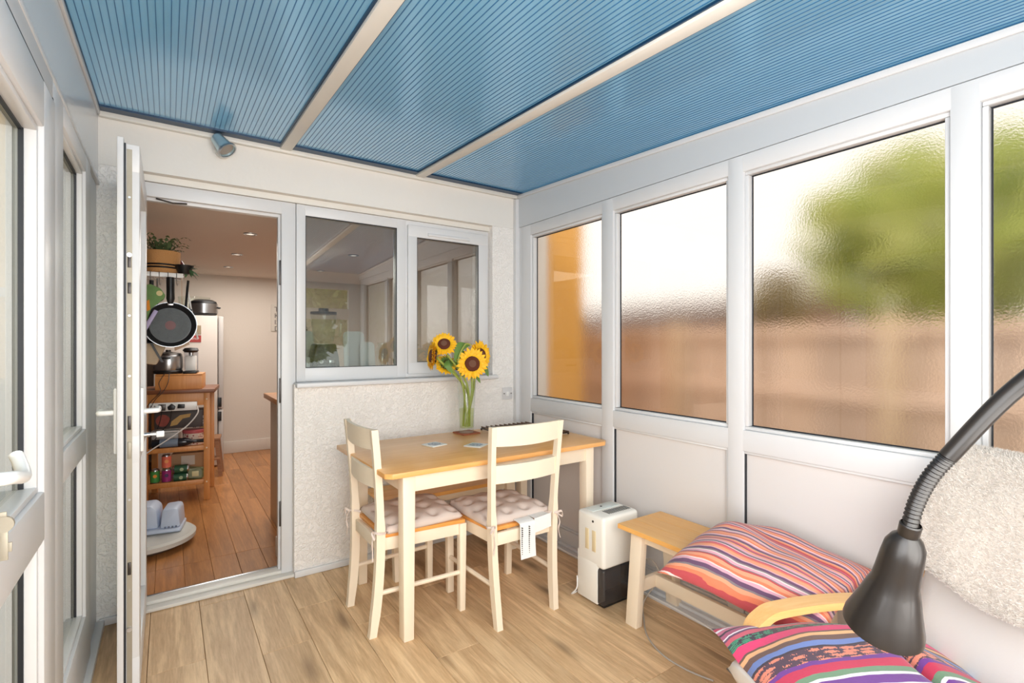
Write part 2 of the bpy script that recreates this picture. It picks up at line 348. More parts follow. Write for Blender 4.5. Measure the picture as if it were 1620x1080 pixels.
    def obj(self, name, mats, parent=None, loc=(0, 0, 0), rot=(0, 0, 0), label=None, kind=None, ang=35, smooth=True):
        me = self.mesh(name, mats, smooth, ang)
        return link(name, me, parent, loc, rot, label, kind)
def link(name, me, parent=None, loc=(0, 0, 0), rot=(0, 0, 0), label=None, kind=None):
    o = bpy.data.objects.new(name, me); C.objects.link(o); o.location = loc; o.rotation_euler = rot
    if parent: o.parent = parent
    if label: o['label'] = label
    if kind: o['kind'] = kind
    return o
def thing(name, label, cat, loc=(0, 0, 0), rz=0, group=None, rot=None):
    o = bpy.data.objects.new(name, None); C.objects.link(o); o.location = loc; o.rotation_euler = rot or (0, 0, rz); o.empty_display_size = .1
    o['label'] = label; o['category'] = cat
    if group: o['group'] = group
    return o
def tag(o, label, cat, group=None):
    o['label'] = label; o['category'] = cat
    if group: o['group'] = group
    return o
def struct(name, parent=None):
    o = bpy.data.objects.new(name, None); C.objects.link(o); o['kind'] = 'structure'; o.empty_display_size = .1
    if parent: o.parent = parent
    return o
def setk(o): o['kind'] = 'structure'; return o
def copy_tree(o, parent=None):
    c = o.copy(); C.objects.link(c)
    if parent: c.parent = parent
    for ch in list(o.children): copy_tree(ch, c)
    return c
def smoothpts(ctrl, n=8):
    ctrl = [Vector(p) for p in ctrl]; out = []
    for i in range(len(ctrl) - 1):
        p0 = ctrl[max(i - 1, 0)]; p1 = ctrl[i]; p2 = ctrl[i + 1]; p3 = ctrl[min(i + 2, len(ctrl) - 1)]
        for k in range(n):
            t = k / n
            out.append(.5 * ((2 * p1) + (-p0 + p2) * t + (2 * p0 - 5 * p1 + 4 * p2 - p3) * t * t + (-p0 + 3 * p1 - 3 * p2 + p3) * t ** 3))
    out.append(ctrl[-1]); return out

# ------------------------------------------------------------ room constants
XL, XR, YB, YF = -.265, 2.11, 3.015, -.51
RZ = lambda y: 2.405 - .047 * (3.015 - y)
YK = 3.068                     # front face of the kitchen frames

# ---- floor of the conservatory: one object per plank
floor = struct('floor')
B().box(XL - .1, XR + .1, YF - .1, YB + .05, -.12, -.0125).obj('subfloor', plain('subfloor', (120, 90, 60), .8), floor)
def plank_mesh(wd, ln, mat):
    b = B(); b.box(.0004, wd - .0004, .0004, ln - .0004, -.012, 0, bev=.0012, seg=1); return b.mesh('plank', mat, smooth=False)
cache = {}
PW = .2
x = -.27; col = 0
joints = {0: 1.1, 1: 2.45, 2: 1.75, 3: 2.345, 4: 1.45, 5: 2.34, 6: 1.9, 7: 1.3, 8: 2.55, 9: 1.31, 10: 2.1, 11: 1.6}
while x < XR + .05:
    x1 = min(x + PW, XR + .06); x0 = max(x, XL - .02)
    j = joints.get(col, 1.5); cuts = [YF - .05] + [c for c in (j - 2.4, j - 1.2, j, j + 1.2) if YF < c < YB] + [YB + .045]
    if x1 - x0 > .02:
        for a, b_ in zip(cuts, cuts[1:]):
            k = (round(x1 - x0, 3), round(b_ - a, 3))
            if k not in cache: cache[k] = plank_mesh(k[0], k[1], M['laminate'])
            link('plank', cache[k], floor, (x0, a, 0))
    x += PW; col += 1
    if col == 1: x = -.07
# ---- kitchen floor
kf = struct('floor.001')
B().box(-.6, 2.4, 3.2, 6.95, -.12, -.0125).obj('subfloor', plain('kitchen_subfloor', (110, 70, 40), .8), kf)
x = -.06 - .137 * 2; col = 0
while x < 2.2:
    j = 3.56 + (0 if col % 2 == 0 else 0.0) + [0, 0, 0, 0.0, .02, .02][col % 6]
    cuts = [3.14] + [j + k * 1.2 + (.6 if (col % 2 and k > 0) else 0) for k in range(0, 3)] + [6.92]
    for a, b_ in zip(cuts, cuts[1:]):
        if b_ - a < .05: continue
        k = (.137, round(b_ - a, 3), 'k')
        if k not in cache: cache[k] = plank_mesh(k[0], k[1], M['kfloor'])
        link('plank', cache[k], kf, (x, a, 0))
    x += .137; col += 1

# ---- back wall (house wall, roughcast)
wb = struct('wall_back')
b = B()
b.box(.585, XR + .30, YB, 3.30, 0, 1.085)          # below the window
b.box(1.905, XR + .30, YB, 3.30, 1.085, 2.156)     # pier right of the window
b.box(XL - .05, -.17, YB, 3.30, 0, 2.156)            # left of the door
b.obj('masonry', M['render'], wb, smooth=False)
B().box(XL - .05, XR + .30, YB, 3.30, 2.156, 2.62).obj('lintel', M['render_smooth'], wb, smooth=False)
B().box(-.17, 1.905, YK - .012, 3.14, 2.122, 2.156).obj('head_trim', M['pvc_aged'], wb)
B().box(XL, XR + .02, YB - .03, YB, 2.372, 2.404, bev=.004).obj('wall_plate', M['pvc_aged'], wb)
B().box(2.085, 2.125, YB - .035, YB, 0, 2.37, bev=.003).obj('corner_cover', M['pvc'], wb)
bs = B(); bs.box(.585, 2.06, YB - .018, YB, 0, .035, bev=.004); bs.box(XL, -.17, YB - .018, YB, 0, .035, bev=.004)
setk(bs.obj('baseboard_back', M['pvc'], None))

# sill under the window
B().box(.59, 1.93, YB - .045, YK + .01, 1.068, 1.095, bev=.006).obj('window_sill', M['pvc'], wb)

# ---- kitchen window frames (fixed light + opening casement)
def ring(x0, x1, z0, z1, t, y0, y1, bev=.004, tz=None):
    b = B(); tz = tz or t
    b.box(x0, x1, y0, y1, z1 - tz, z1, bev); b.box(x0, x1, y0, y1, z0, z0 + tz, bev)
    b.box(x0, x0 + t, y0, y1, z0 + tz - .006, z1 - tz + .006, bev); b.box(x1 - t, x1, y0, y1, z0 + tz - .006, z1 - tz + .006, bev); return b
w5 = struct('window_5')
b = B(); b.box(.606, .658, YK, YK + .07, 1.095, 2.122, .004); b.box(1.212, 1.275, YK, YK + .07, 1.095, 2.122, .004)
b.box(.606, 1.275, YK + .001, YK + .07, 2.059, 2.122, .004); b.box(.606, 1.275, YK + .001, YK + .07, 1.095, 1.1755, .004)
b.obj('window_frame', M['pvc'], w5)
ring(.655, 1.215, 1.172, 2.062, .006, YK + .004, YK + .012, 0).obj('gasket', M['gasket'], w5)
B().box(.652, 1.218, YK + .02, YK + .026, 1.17, 2.064).obj('pane', M['winglass'], w5)
w6 = struct('window_6')
b = B(); b.box(1.275, 1.905, YK + .006, YK + .07, 2.085, 2.122, .003); b.box(1.275, 1.905, YK + .006, YK + .07, 1.095, 1.125, .003)
b.box(1.275, 1.29, YK + .006, YK + .07, 1.11, 2.1, .002); b.box(1.885, 1.905, YK + .006, YK + .07, 1.11, 2.1, .002); b.obj('window_frame', M['pvc'], w6)
b = B(); y0, y1 = YK - .014, YK + .04
b.box(1.284, 1.893, y0, y1, 2.013, 2.092, .005); b.box(1.284, 1.893, y0, y1, 1.118, 1.196, .005)
b.box(1.284, 1.347, y0 + .001, y1, 1.12, 2.09, .005); b.box(1.815, 1.893, y0 + .001, y1, 1.12, 2.09, .005)
b.obj('casement', M['pvc'], w6)
ring(1.344, 1.818, 1.193, 2.016, .006, YK - .008, YK + .0, 0).obj('gasket', M['gasket'], w6)
B().box(1.340, 1.822, YK + .008, YK + .014, 1.19, 2.02).obj('pane', M['winglass'], w6)
B().box(1.42, 1.74, YK - .024, YK - .012, 2.03, 2.048, .004).obj('trickle_vent', M['pvc'], w6)
B().box(1.60, 1.70, YK - .04, YK - .014, 1.135, 1.15, .004).obj('window_handle', M['darksteel'], w6)

# ---- kitchen door frame + open leaf
d1 = struct('door_1')
b = B(); b.box(.527, .604, YK, YK + .07, 0, 2.122, .004); b.box(-.17, -.10, YK, YK + .07, 0, 2.122, .004); b.box(-.12, .55, YK + .001, YK + .07, 2.05, 2.122, .004)
b.box(.515, .53, YK + .03, YK + .07, .03, 2.05, .003); b.box(-.12, .53, YK + .03, YK + .07, 2.035, 2.055, .003)
b.obj('door_frame', M['pvc'], d1)
b = B(); b.box(-.12, .60, YK - .05, YK + .01, 0, .018, .004); b.box(-.12, .55, YK + .005, YK + .075, .012, .034, .004); b.obj('threshold', M['pvc_aged'], d1)
B().box(-.12, .53, YK + .066, YK + .08, .012, .038, .002).obj('threshold_bar', M['steel'], d1)
b = B()
for z in (.35, 1.05, 1.72): b.box(.520, .5285, YK + .012, YK + .026, z - .07, z + .07, .002)
b.obj('strike_plate', M['darksteel'], d1)
b = B(); b.tube([(-.05, YK + .01, 2.045), (.02, YK + .0, 2.03), (.08, YK + .02, 2.04)], .004, 8); b.obj('restrictor_arm', M['darksteel'], d1)
# leaf: plane X = -.155 .. -.088, from hinge Y=3.06 to Y=2.29
lx0, lx1, ly0, ly1, lz0, lz1 = -.152, -.086, 2.29, 3.05, .03, 2.045
b = B()
b.box(lx0 + .018, lx1, ly0, ly0 + .1, lz0, lz1, .003); b.box(lx0 + .018, lx1, ly1 - .1, ly1, lz0, lz1, .003)
b.box(lx0 + .018, lx1, ly0, ly1, lz1 - .1, lz1 - .0005, .003); b.box(lx0 + .018, lx1, ly0, ly1, lz0 + .0005, lz0 + .14, .003); b.box(lx0 + .018, lx1, ly0, ly1, .88, .98, .003)
b.obj('sash', M['pvc'], d1)
b = B()   # overlapping lip on the room side
b.box(lx0, lx0 + .02, ly0 - .012, ly0 + .09, lz0, lz1 + .018, .003); b.box(lx0, lx0 + .02, ly1 - .09, ly1, lz0, lz1 + .018, .003)
b.box(lx0 + .0005, lx0 + .02, ly0, ly1, lz1 - .08, lz1 + .0175, .003); b.box(lx0 + .0005, lx0 + .02, ly0, ly1, lz0, lz0 + .12, .003); b.box(lx0 + .0005, lx0 + .02, ly0, ly1, .885, .975, .003)
b.obj('sash_lip', M['pvc'], d1)
B().box(lx0 + .02, lx0 + .026, ly0 - .004, ly0 + .002, lz0, lz1).obj('gasket', M['gasket'], d1)
B().box(lx0 + .028, lx0 + .044, ly0 - .002, ly0 + .002, lz0 + .01, lz1 - .02).obj('lock_strip', M['plate'], d1)
for z, h_ in ((1.03, .05), (.93, .06), (.50, .045), (1.62, .05), (1.52, .04)):
    B().box(lx0 + .031, lx0 + .041, ly0 - .006, ly0 - .001, z - h_ / 2, z + h_ / 2, .001).obj('keep_slot', M['darksteel'] if z != .93 else M['plate'], d1)
for z in (.28, 1.64):
    B().cyl((lx0 + .036, ly0 - .010, z), (lx0 + .036, ly0, z), .008, n=16).obj('lock_roller', M['steel'], d1)
for z in (.42, .75, 1.2, 1.42, 1.85):
    B().cyl((lx0 + .036, ly0 - .004, z), (lx0 + .036, ly0, z), .004, n=12).obj('screw', M['steel'], d1)
B().box(lx0 + .03, lx0 + .036, ly0 + .09, ly1 - .09, lz0 + .13, lz1 - .09).obj('pane', M['clear'], d1)
for sx, xx, dz in ((-1, lx0, 0), (1, lx1, 0)):
    b = B(); b.box(min(xx, xx + sx * .012), max(xx, xx + sx * .012), ly0 + .025, ly0 + .055, .915, 1.155, .005); o = b.obj('handle_plate', M['white'], d1)
    b = B(); b.tube(smoothpts([(xx + sx * .01, ly0 + .04, 1.065), (xx + sx * .045, ly0 + .04, 1.065), (xx + sx * .055, ly0 + .055, 1.065), (xx + sx * .055, ly0 + .15, 1.062)], 5), .0095, 12); b.obj('lever', M['white'], o)
B().cyl((lx1 + .01, ly0 + .04, .975), (lx1 + .03, ly0 + .04, .975), .009, n=16).obj('lock_cylinder', M['steel'], d1)
key = B(); key.box(lx1 + .03, lx1 + .05, ly0 + .038, ly0 + .042, .971, .979, .001); key.box(lx1 + .048, lx1 + .075, ly0 + .034, ly0 + .046, .962, .986, .004); key.obj('door_key', M['white'], d1)

# ---- roof: rafters + blue multiwall sheets
ceil = struct('ceiling')
def slope_box(b, x0, x1, y0, y1, dz0, dz1, bev=0):
    poly = [(y0, RZ(y0) + dz0), (y1, RZ(y1) + dz0), (y1, RZ(y1) + dz1), (y0, RZ(y0) + dz1)]
    b.prism(poly, 'X', x0, x1, bev)
for xa in (.507, 1.305):
    b = B(); slope_box(b, xa, xa + .058, YF, YB, -.018, .012, .004); b.obj('rafter', M['pvc_aged'], ceil)
    b = B(); slope_box(b, xa + .012, xa + .046, YF, YB, .012, .06); b.obj('rafter_core', M['pvc_aged'], ceil)
for x0, x1 in ((XL, .507), (.565, 1.305), (1.363, XR + .02)):
    b = B(); slope_box(b, x0, x1, YF, YB, .004, .020); sh = b.obj('roof_sheet', M['roof'], ceil, smooth=False)
    b = B(); nn = int((x1 - x0) / .0205)
    for i in range(nn + 1):
        xx = x0 + .006 + i * .0205
        if xx + .003 > x1: break
        slope_box(b, xx, xx + .0024, YF, YB - .035, .0022, .0045)
    b.obj('rib', M['roofrib'], sh, kind='stuff', smooth=False)
    b = B(); b.box(x0 + .002, x1 - .002, YB - .085, YB - .002, RZ(YB) - .010, RZ(YB) + .004); b.obj('closure_strip', M['roofdark'], sh)
    b = B(); slope_box(b, x0, x0 + .007, YF, YB, -.006, .003); slope_box(b, x1 - .007, x1, YF, YB, -.006, .003); b.obj('edge_strip', M['roofdark'], sh)

# ---- right wall frames
wr = struct('wall_right')
XF = XR
b = B()   # fascia between frames and roof
poly = [(YF, 2.161), (YB, 2.161), (YB, RZ(YB) + .0), (YF, RZ(YF))]
b.prism(poly, 'X', XF, XF + .07); b.obj('fascia', plain('fascia_pvc', (198, 202, 206), .35), wr, smooth=False)
b = B(); slope_box(b, XF - .012, XF + .0, YF, YB - .03, -.03, -.004, .003); b.obj('eaves_trim', M['pvc'], wr)
glass = [(2.834, 2.133), (2.041, 1.327), (1.25, .538), (.461, -.31)]
posts = [(2.95, 2.834), (2.133, 2.041), (1.327, 1.25), (.538, .461), (-.31, -.45)]
GZ0, GZ1, PZ0, PZ1 = .933, 2.083, .115, .838
b = B()
b.box(XF, XF + .07, -.45, 2.95, GZ1, 2.159, .004); b.obj('head_rail', M['pvc'], wr)
B().box(XF, XF + .07, -.45, 2.95, PZ1, GZ0, .004).obj('mid_rail', M['pvc'], wr)
B().box(XF, XF + .07, -.45, 2.95, .03, PZ0, .004).obj('bottom_rail', M['pvc'], wr)
for y1, y0 in posts:
    B().box(XF - .001, XF + .0705, y0, y1, .03, 2.158, .004).obj('mullion', M['pvc'], wr)
B().box(XF + .005, XF + .07, 2.95, YB, 0, 2.161, .002).obj('corner_post', M['pvc'], wr)
for i, (y1, y0) in enumerate(glass):
    wn = struct('window_%d' % (i + 1))
    # raked glazing bead
    b = B(); t = .016
    for (a0, a1, c0, c1) in ((y0, y1, GZ1 - t, GZ1), (y0, y1, GZ0, GZ0 + t), (y0, y0 + t, GZ0 + t, GZ1 - t), (y1 - t, y1, GZ0 + t, GZ1 - t)):
        b.box(XF + .012, XF + .045, a0, a1, c0, c1, .003)
    b.obj('glazing_bead', M['pvc'], wn)
    b = B(); t2 = .02
    for (a0, a1, c0, c1) in ((y0, y1, GZ1 - t2, GZ1), (y0, y1, GZ0, GZ0 + t2), (y0, y0 + t2, GZ0 + t2, GZ1 - t2), (y1 - t2, y1, GZ0 + t2, GZ1 - t2)):
        b.box(XF + .0445, XF + .0475, a0, a1, c0, c1)
    b.obj('gasket', M['gasket'], wn)
    b = B(); b.box(XF + .048, XF + .054, y0 + .001, y1 - .001, GZ0 + .001, GZ1 - .001)
    for f in b.bm.faces: f.material_index = 1 if f.calc_center_median().x > XF + .0535 else 0
    b.obj('pane', [M['face_smooth'], M['face_rough']], wn, smooth=False)
    # lower panel
    B().box(XF + .022, XF + .05, y0, y1, PZ0, PZ1).obj('panel', M['panel'], wr, smooth=False)
    b = B()
    for (a0, a1, c0, c1) in ((y0, y1, PZ1 - .012, PZ1), (y0, y1, PZ0, PZ0 + .012), (y0, y0 + .012, PZ0, PZ1)):
        b.box(XF + .008, XF + .023, a0, a1, c0, c1, .003)
    b.obj('panel_bead', M['pvc'], wr)
    B().box(XF + .010, XF + .023, y1 - .004, y1, PZ0, PZ1).obj('panel_gasket', M['gasket'], wr)
B().box(XF - .02, XF + .06, YF, YB - .03, 0, .032, .003).obj('floor_cill', M['pvc'], wr)
setk(B().box(2.055, XF - .018, YF, YB - .02, 0, .018, bev=.004).obj('baseboard_right', M['pvc'], None))

# ---- left wall: fixed light, patio door
wl = struct('wall_left')
XA, XB_ = XL - .07, XL
b = B(); poly = [(YF, 2.06), (YB, 2.06), (YB, RZ(YB)), (YF, RZ(YF))]; b.prism(poly, 'X', XA, XB_ - .004); b.obj('fascia', plain('fascia_pvc_left', (212, 216, 220), .22), wl, smooth=False)
b = B(); slope_box(b, XB_ - .004, XB_ + .006, YF, YB - .03, -.025, -.004, .002); b.obj('eaves_trim', M['pvc'], wl)
B().box(XA, XB_ + .002, YF, YB, 2.055, 2.075, .003).obj('fascia_trim', M['pvc'], wl)
b = B(); b.box(XA, XB_, 2.56, 2.70, 0, 2.06, .004); b.obj('mullion', M['pvc'], wl)
B().box(XA, XB_ - .01, 2.70, YB, 0, 2.06, .004).obj('corner_panel', M['pvc'], wl)
B().box(XA, XB_, 1.875, 2.05, 0, 2.06, .004).obj('mullion', M['pvc'], wl)
B().box(XA, XB_, 1.875, 2.70, 1.99, 2.0585, .003).obj('head_rail', M['pvc'], wl)
B().box(XA, XB_, 1.875, 2.70, .885, .985, .003).obj('mid_rail', M['pvc'], wl)
B().box(XA, XB_, 1.875, 2.70, .03, .25, .003).obj('bottom_rail', M['pvc'], wl)
w7 = struct('window_7'); w8 = struct('window_8')
for wn, z0, z1 in ((w7, .985, 1.99), (w8, .25, .885)):
    b = B()
    for (a0, a1, c0, c1) in ((2.05, 2.56, z1 - .014, z1), (2.05, 2.56, z0, z0 + .014), (2.05, 2.064, z0, z1), (2.546, 2.56, z0, z1)):
        b.box(XA + .02, XB_ - .01, a0, a1, c0, c1, .003)
    b.obj('glazing_bead', M['pvc'], wn)
    b = B(); b.box(XA + .0355, XA + .043, 2.541, 2.5465, z0 + .013, z1 - .013); b.box(XA + .0355, XA + .043, 2.064, 2.546, z1 - .02, z1 - .013)
    b.obj('gasket', M['gasket'], wn)
    B().box(XA + .03, XA + .035, 2.055, 2.555, z0 + .005, z1 - .005).obj('pane', M['clear'], wn)
B().box(XL - .02, XL + .022, 1.875, YB - .02, 0, .03, .004).obj('floor_cill', M['pvc'], wl)
# patio door leaf Y .95..1.86 (hinges left of frame), second leaf towards the camera
def patio_leaf(name, y0, y1):
    d = struct(name)
    b = B(); xa, xb = XA + .005, XB_ + .008
    b.box(xa, xb, y1 - .16, y1 - .012, .04, 1.985, .005); b.box(xa, xb, y0 + .012, y0 + .16, .04, 1.985, .005)
    b.box(xa, xb - .001, y0 + .012, y1 - .012, 1.865, 1.985, .005); b.box(xa, xb - .001, y0 + .012, y1 - .012, .04, .22, .005); b.box(xa, xb - .001, y0 + .012, y1 - .012, .82, .945, .005)
    b.obj('sash', M['pvc'], d)
    b = B(); 
    for z0, z1 in ((.945, 1.865), (.22, .82)):
        for (a0, a1, c0, c1) in ((y0 + .16, y1 - .16, z1 - .016, z1), (y0 + .16, y1 - .16, z0, z0 + .016), (y0 + .16, y0 + .176, z0, z1), (y1 - .176, y1 - .16, z0, z1)):
            b.box(xa + .02, xb - .012, a0, a1, c0, c1, .003)
    b.obj('glazing_bead', M['pvc'], d)
    b = B()
    for z0, z1 in ((.945, 1.865), (.22, .82)):
        b.box(xb - .046, xb - .036, y1 - .1805, y1 - .1755, z0 + .015, z1 - .015); b.box(xb - .046, xb - .038, y0 + .18, y1 - .18, z1 - .021, z1 - .016)
    b.obj('glass_gasket', M['gasket'], d)
    for z0, z1 in ((.945, 1.865), (.22, .82)):
        B().box(xa + .022, xa + .027, y0 + .165, y1 - .165, z0 + .005, z1 - .005).obj('pane', M['clear'], d)
    return d
d2 = patio_leaf('door_2', .95, 1.872); d3 = patio_leaf('door_3', .03, .95)
b = B(); b.box(XA + .02, XB_ + .002, 1.862, 1.874, .03, 2.0); b.box(XA + .02, XB_ + .002, .95, 1.874, 1.985, 1.996); b.obj('frame_gasket', M['gasket'], d2)
b = B(); b.box(XA, XB_, -.1, 1.88, 1.993, 2.058, .003); b.box(XA, XB_, -.1, .03, 0, 2.0, .003); b.box(XA, XB_, -.1, 1.88, 0, .04, .003); b.box(XA, XB_, YF, -.1, 0, 2.06, .003); b.obj('door_frame', M['pvc'], wl)
# lever handle and key of the patio door
xh = XB_ + .008
B().box(xh, xh + .012, 1.0, 1.035, .93, 1.17, .005).obj('handle_plate', M['white'], d2)
b = B(); b.tube(smoothpts([(xh + .01, 1.02, 1.12), (xh + .05, 1.03, 1.12), (xh + .062, 1.06, 1.115), (xh + .06, 1.14, 1.10), (xh + .045, 1.195, 1.115), (xh + .038, 1.21, 1.125)], 6), [.010] * 31, 14)
b.obj('lever', M['white'], d2)
B().cyl((xh, 1.12, 1.045), (xh + .022, 1.12, 1.045), .011, n=20).obj('lock_cylinder', M['steel'], d2)
B().box(xh + .018, xh + .044, 1.1185, 1.1215, 1.040, 1.050, .001).obj('door_key', M['plate'], d2)
b = B(); b.cyl((xh + .040, 1.117, 1.030), (xh + .040, 1.123, 1.030), .013, n=18); b.box(xh + .0345, xh + .0455, 1.1185, 1.1215, .972, 1.022, .001); b.box(xh + .045, xh + .050, 1.1185, 1.1215, .985, 1.0, .0005)
b.obj('door_key', M['plate'], d2)

# ---- end wall behind the camera
wf = struct('wall_front')
b = B(); b.prism([(XL - .05, 2.10), (XR + .07, 2.10), (XR + .07, RZ(YF) + .02), (XL - .05, RZ(YF) + .02)], 'Y', YF - .07, YF); b.obj('fascia', M['pvc'], wf, smooth=False)
for xa, xb in ((XL - .05, -.15), (.52, .60), (1.29, 1.41), (1.97, XR + .07)):
    B().box(xa, xb, YF - .07, YF, 0, 2.1, .004).obj('mullion', M['pvc'], wf)
for z0, z1 in ((2.02, 2.1), (1.63, 1.77), (.75, .85), (0, .12)):
    B().box(XL, XR, YF - .069, YF - .001, z0, z1, .004).obj('rail', M['pvc'], wf)
B().box(XL, XR, YF - .05, YF - .03, .12, .75).obj('panel', M['panel'], wf)
for k, (xa, xb) in enumerate(((-.15, .52), (.60, 1.29), (1.41, 1.97))):
    wn = struct('window_%d' % (9 + k))
    for z0, z1 in ((1.77, 2.02), (.85, 1.63)):
        B().box(xa, xb, YF - .04, YF - .035, z0, z1).obj('pane', M['clear'], wn)

# ------------------------------------------------------------ kitchen shell
kb = struct('wall_kitchen_back'); B().box(-.7, 2.415, 6.86, 6.96, 0, 2.2).obj('plaster', M['kwall'], kb, smooth=False)
setk(B().box(.5, 2.3, 6.845, 6.862, 0, .14, bev=.003).obj('baseboard_kitchen_back', M['kwall'], None))
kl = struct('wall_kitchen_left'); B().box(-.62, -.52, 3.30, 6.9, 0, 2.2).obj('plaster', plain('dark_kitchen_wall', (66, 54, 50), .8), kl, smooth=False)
kr = struct('wall_kitchen_right'); B().box(2.31, 2.415, 3.30, 6.9, 0, 2.2).obj('plaster', M['kwall'], kr, smooth=False)
kc = struct('ceiling.001'); B().box(-.7, 2.415, 3.14, 6.9, 2.125, 2.2).obj('plasterboard', M['kceil'], kc, smooth=False)
b = B(); b.box(1.93, 2.31, 3.28, 3.31, 0, 2.125); b.box(-.6, -.17, 3.28, 3.31, 0, 2.125); b.obj('kitchen_lining', M['kwall'], wb, smooth=False)
B().box(.62, 1.93, 3.135, 3.42, 1.135, 1.165, .004).obj('inner_sill', M['pvc'], wb)
for i, (px_, py_) in enumerate(((.50, 4.13), (.515, 5.15), (.525, 6.05), (.10, 6.2), (1.4, 4.6), (1.4, 5.8))):
    t = thing('downlight', ['nearest recessed downlight in the kitchen ceiling', 'second recessed downlight in the kitchen ceiling', 'third recessed downlight, towards the kitchen back wall', 'recessed downlight above the fridge', 'recessed downlight behind the fixed kitchen window', 'recessed downlight deep in the kitchen on the right'][i], 'ceiling light', (px_, py_, 2.125), group='downlights in the kitchen ceiling')
    b = B(); b.lathe([(.028, -.002), (.032, -.008), (.045, -.006), (.047, 0), (.028, 0)], 24); b.obj('bezel', M['steel'], t)
    b = B(); b.lathe([(0, -.003), (.028, -.003), (.028, -.001), (0, -.001)], 20)
    m_, nt_, p_ = new_mat('downlight_lens'); p_.inputs['Emission Color'].default_value = (1, .85, .7, 1); p_.inputs['Emission Strength'].default_value = 1.2
    b.obj('lens', m_, t)
# counter
t = thing('kitchen_counter', 'cream kitchen cabinet run with oak worktop right of the doorway', 'cabinet', (0, 0, 0))
B().box(.64, 1.6, 3.44, 4.17, .0, .90, .003).obj('cabinet_body', M['kcab'], t)
B().box(.60, 1.64, 3.43, 4.22, .902, .94, .004).obj('worktop', M['worktop'], t)
for k in range(2): 
    o = B().box(.66 + k * .47, 1.11 + k * .47, 4.17, 4.19, .1, .88, .003).obj('door', M['kcab'], t)
    B().cyl((.70 + k * .47, 4.20, .6), (.70 + k * .47, 4.20, .75), .006).obj('handle', M['steel'], o)
b = B(); b.box(.55, .64, 3.20, 3.40, 0, .12, .004); b.box(.56, .64, 3.2, 3.38, .12, .16, .008); setk(b.obj('baseboard_kitchen_pier', M['pvc_aged'], None))

# ------------------------------------------------------------ kitchen things
# trolley: front edge from (-.16,5.02) to (.27,4.90)
TR = thing('kitchen_trolley', 'beech kitchen trolley with dark butcher block top in the kitchen', 'trolley', (.055, 4.96, 0), math.radians(-8))
hw = .215; dp = .42
for sx in (-1, 1):
    for yy in (0, dp):
        B().box(sx * hw - .022, sx * hw + .022, yy, yy + .044, 0, .905, .002).obj('leg', M['trolley'], TR)
B().box(-hw - .055, hw + .06, -.03, dp + .07, .905, .935, .003).obj('top', M['butcher'], TR)
for yy in (.004, dp + .01):
    b = B(); b.box(-hw + .02, hw - .02, yy, yy + .025, .80, .905, .002); b.obj('apron', M['trolley'], TR)
for z in (.155, .44):
    B().box(-hw + .02, hw - .02, .006, .03, z - .02, z + .02, .002).obj('shelf_rail', M['trolley'], TR)
    B().box(-hw + .02, hw - .02, dp + .01, dp + .035, z - .02, z + .02, .002).obj('shelf_rail', M['trolley'], TR)
    for k in range(6):
        B().box(-hw + .02, hw - .02, .045 + k * .062, .045 + k * .062 + .045, z + .0, z + .012, .001).obj('slat', M['trolley'], TR)
for sx in (-1, 1):
    for z in (.155, .44, .85): B().cyl((sx * hw, -.003, z), (sx * hw, .001, z), .006, n=12).obj('screw_cap', M['cream'], TR)
def onT(x, y, z):   # trolley-local to world
    a = math.radians(-8); return (.055 + x * math.cos(a) - y * math.sin(a), 4.96 + x * math.sin(a) + y * math.cos(a), z)
TA = math.radians(-8)
t = thing('wooden_box', 'plain wooden box standing on the trolley top', 'box', onT(.015, .03, .935), TA)
b = B()
b.box(-.165, .165, 0, .012, 0, .115, .002); b.obj('front_board', M['trolley'], t)
b = B(); b.box(-.165, -.153, .012, .28, 0, .115, .001); b.box(.153, .165, .012, .28, 0, .115, .001); b.box(-.153, .153, .27, .28, 0, .115, .001); b.box(-.165, .165, 0, .28, .1155, .127, .002); b.obj('box_shell', M['trolley'], t)
# slow cooker / steel pot on box
t = thing('slow_cooker', 'brushed steel slow cooker with dark base on the wooden box', 'cooker', onT(-.075, .15, 1.063), TA)
b = B(); b.lathe([(0, 0), (.10, 0), (.105, .02), (.10, .03), (0, .03)], 32); b.obj('base', M['black'], t)
b = B(); b.lathe([(.098, .03), (.105, .05), (.106, .14), (.100, .155), (0, .155)], 32); b.obj('body', M['steel'], t)
b = B(); b.box(-.03, .03, -.114, -.104, .125, .140, .003); b.obj('handle', M['black'], t)
b = B(); b.lathe([(.10, .155), (.09, .172), (.02, .185), (.018, .20), (0, .20)], 28); b.obj('lid', M['darksteel'], t)
t = thing('coffee_machine', 'small white and black coffee machine beside the slow cooker', 'coffee machine', onT(.088, .12, 1.063), TA)
B().box(-.05, .05, -.07, .10, 0, .022, .004).obj('drip_tray', M['black'], t); B().box(-.038, .038, -.01, .08, .022, .15, .006).obj('body', M['white'], t)
b = B(); b.cyl((0, .03, .15), (0, .03, .18), .018, n=16); b.obj('spout', M['steel'], t)
b = B(); b.lathe([(0, .175), (.045, .178), (.06, .195), (.045, .215), (0, .22)], 24); b.obj('head', M['black'], t)
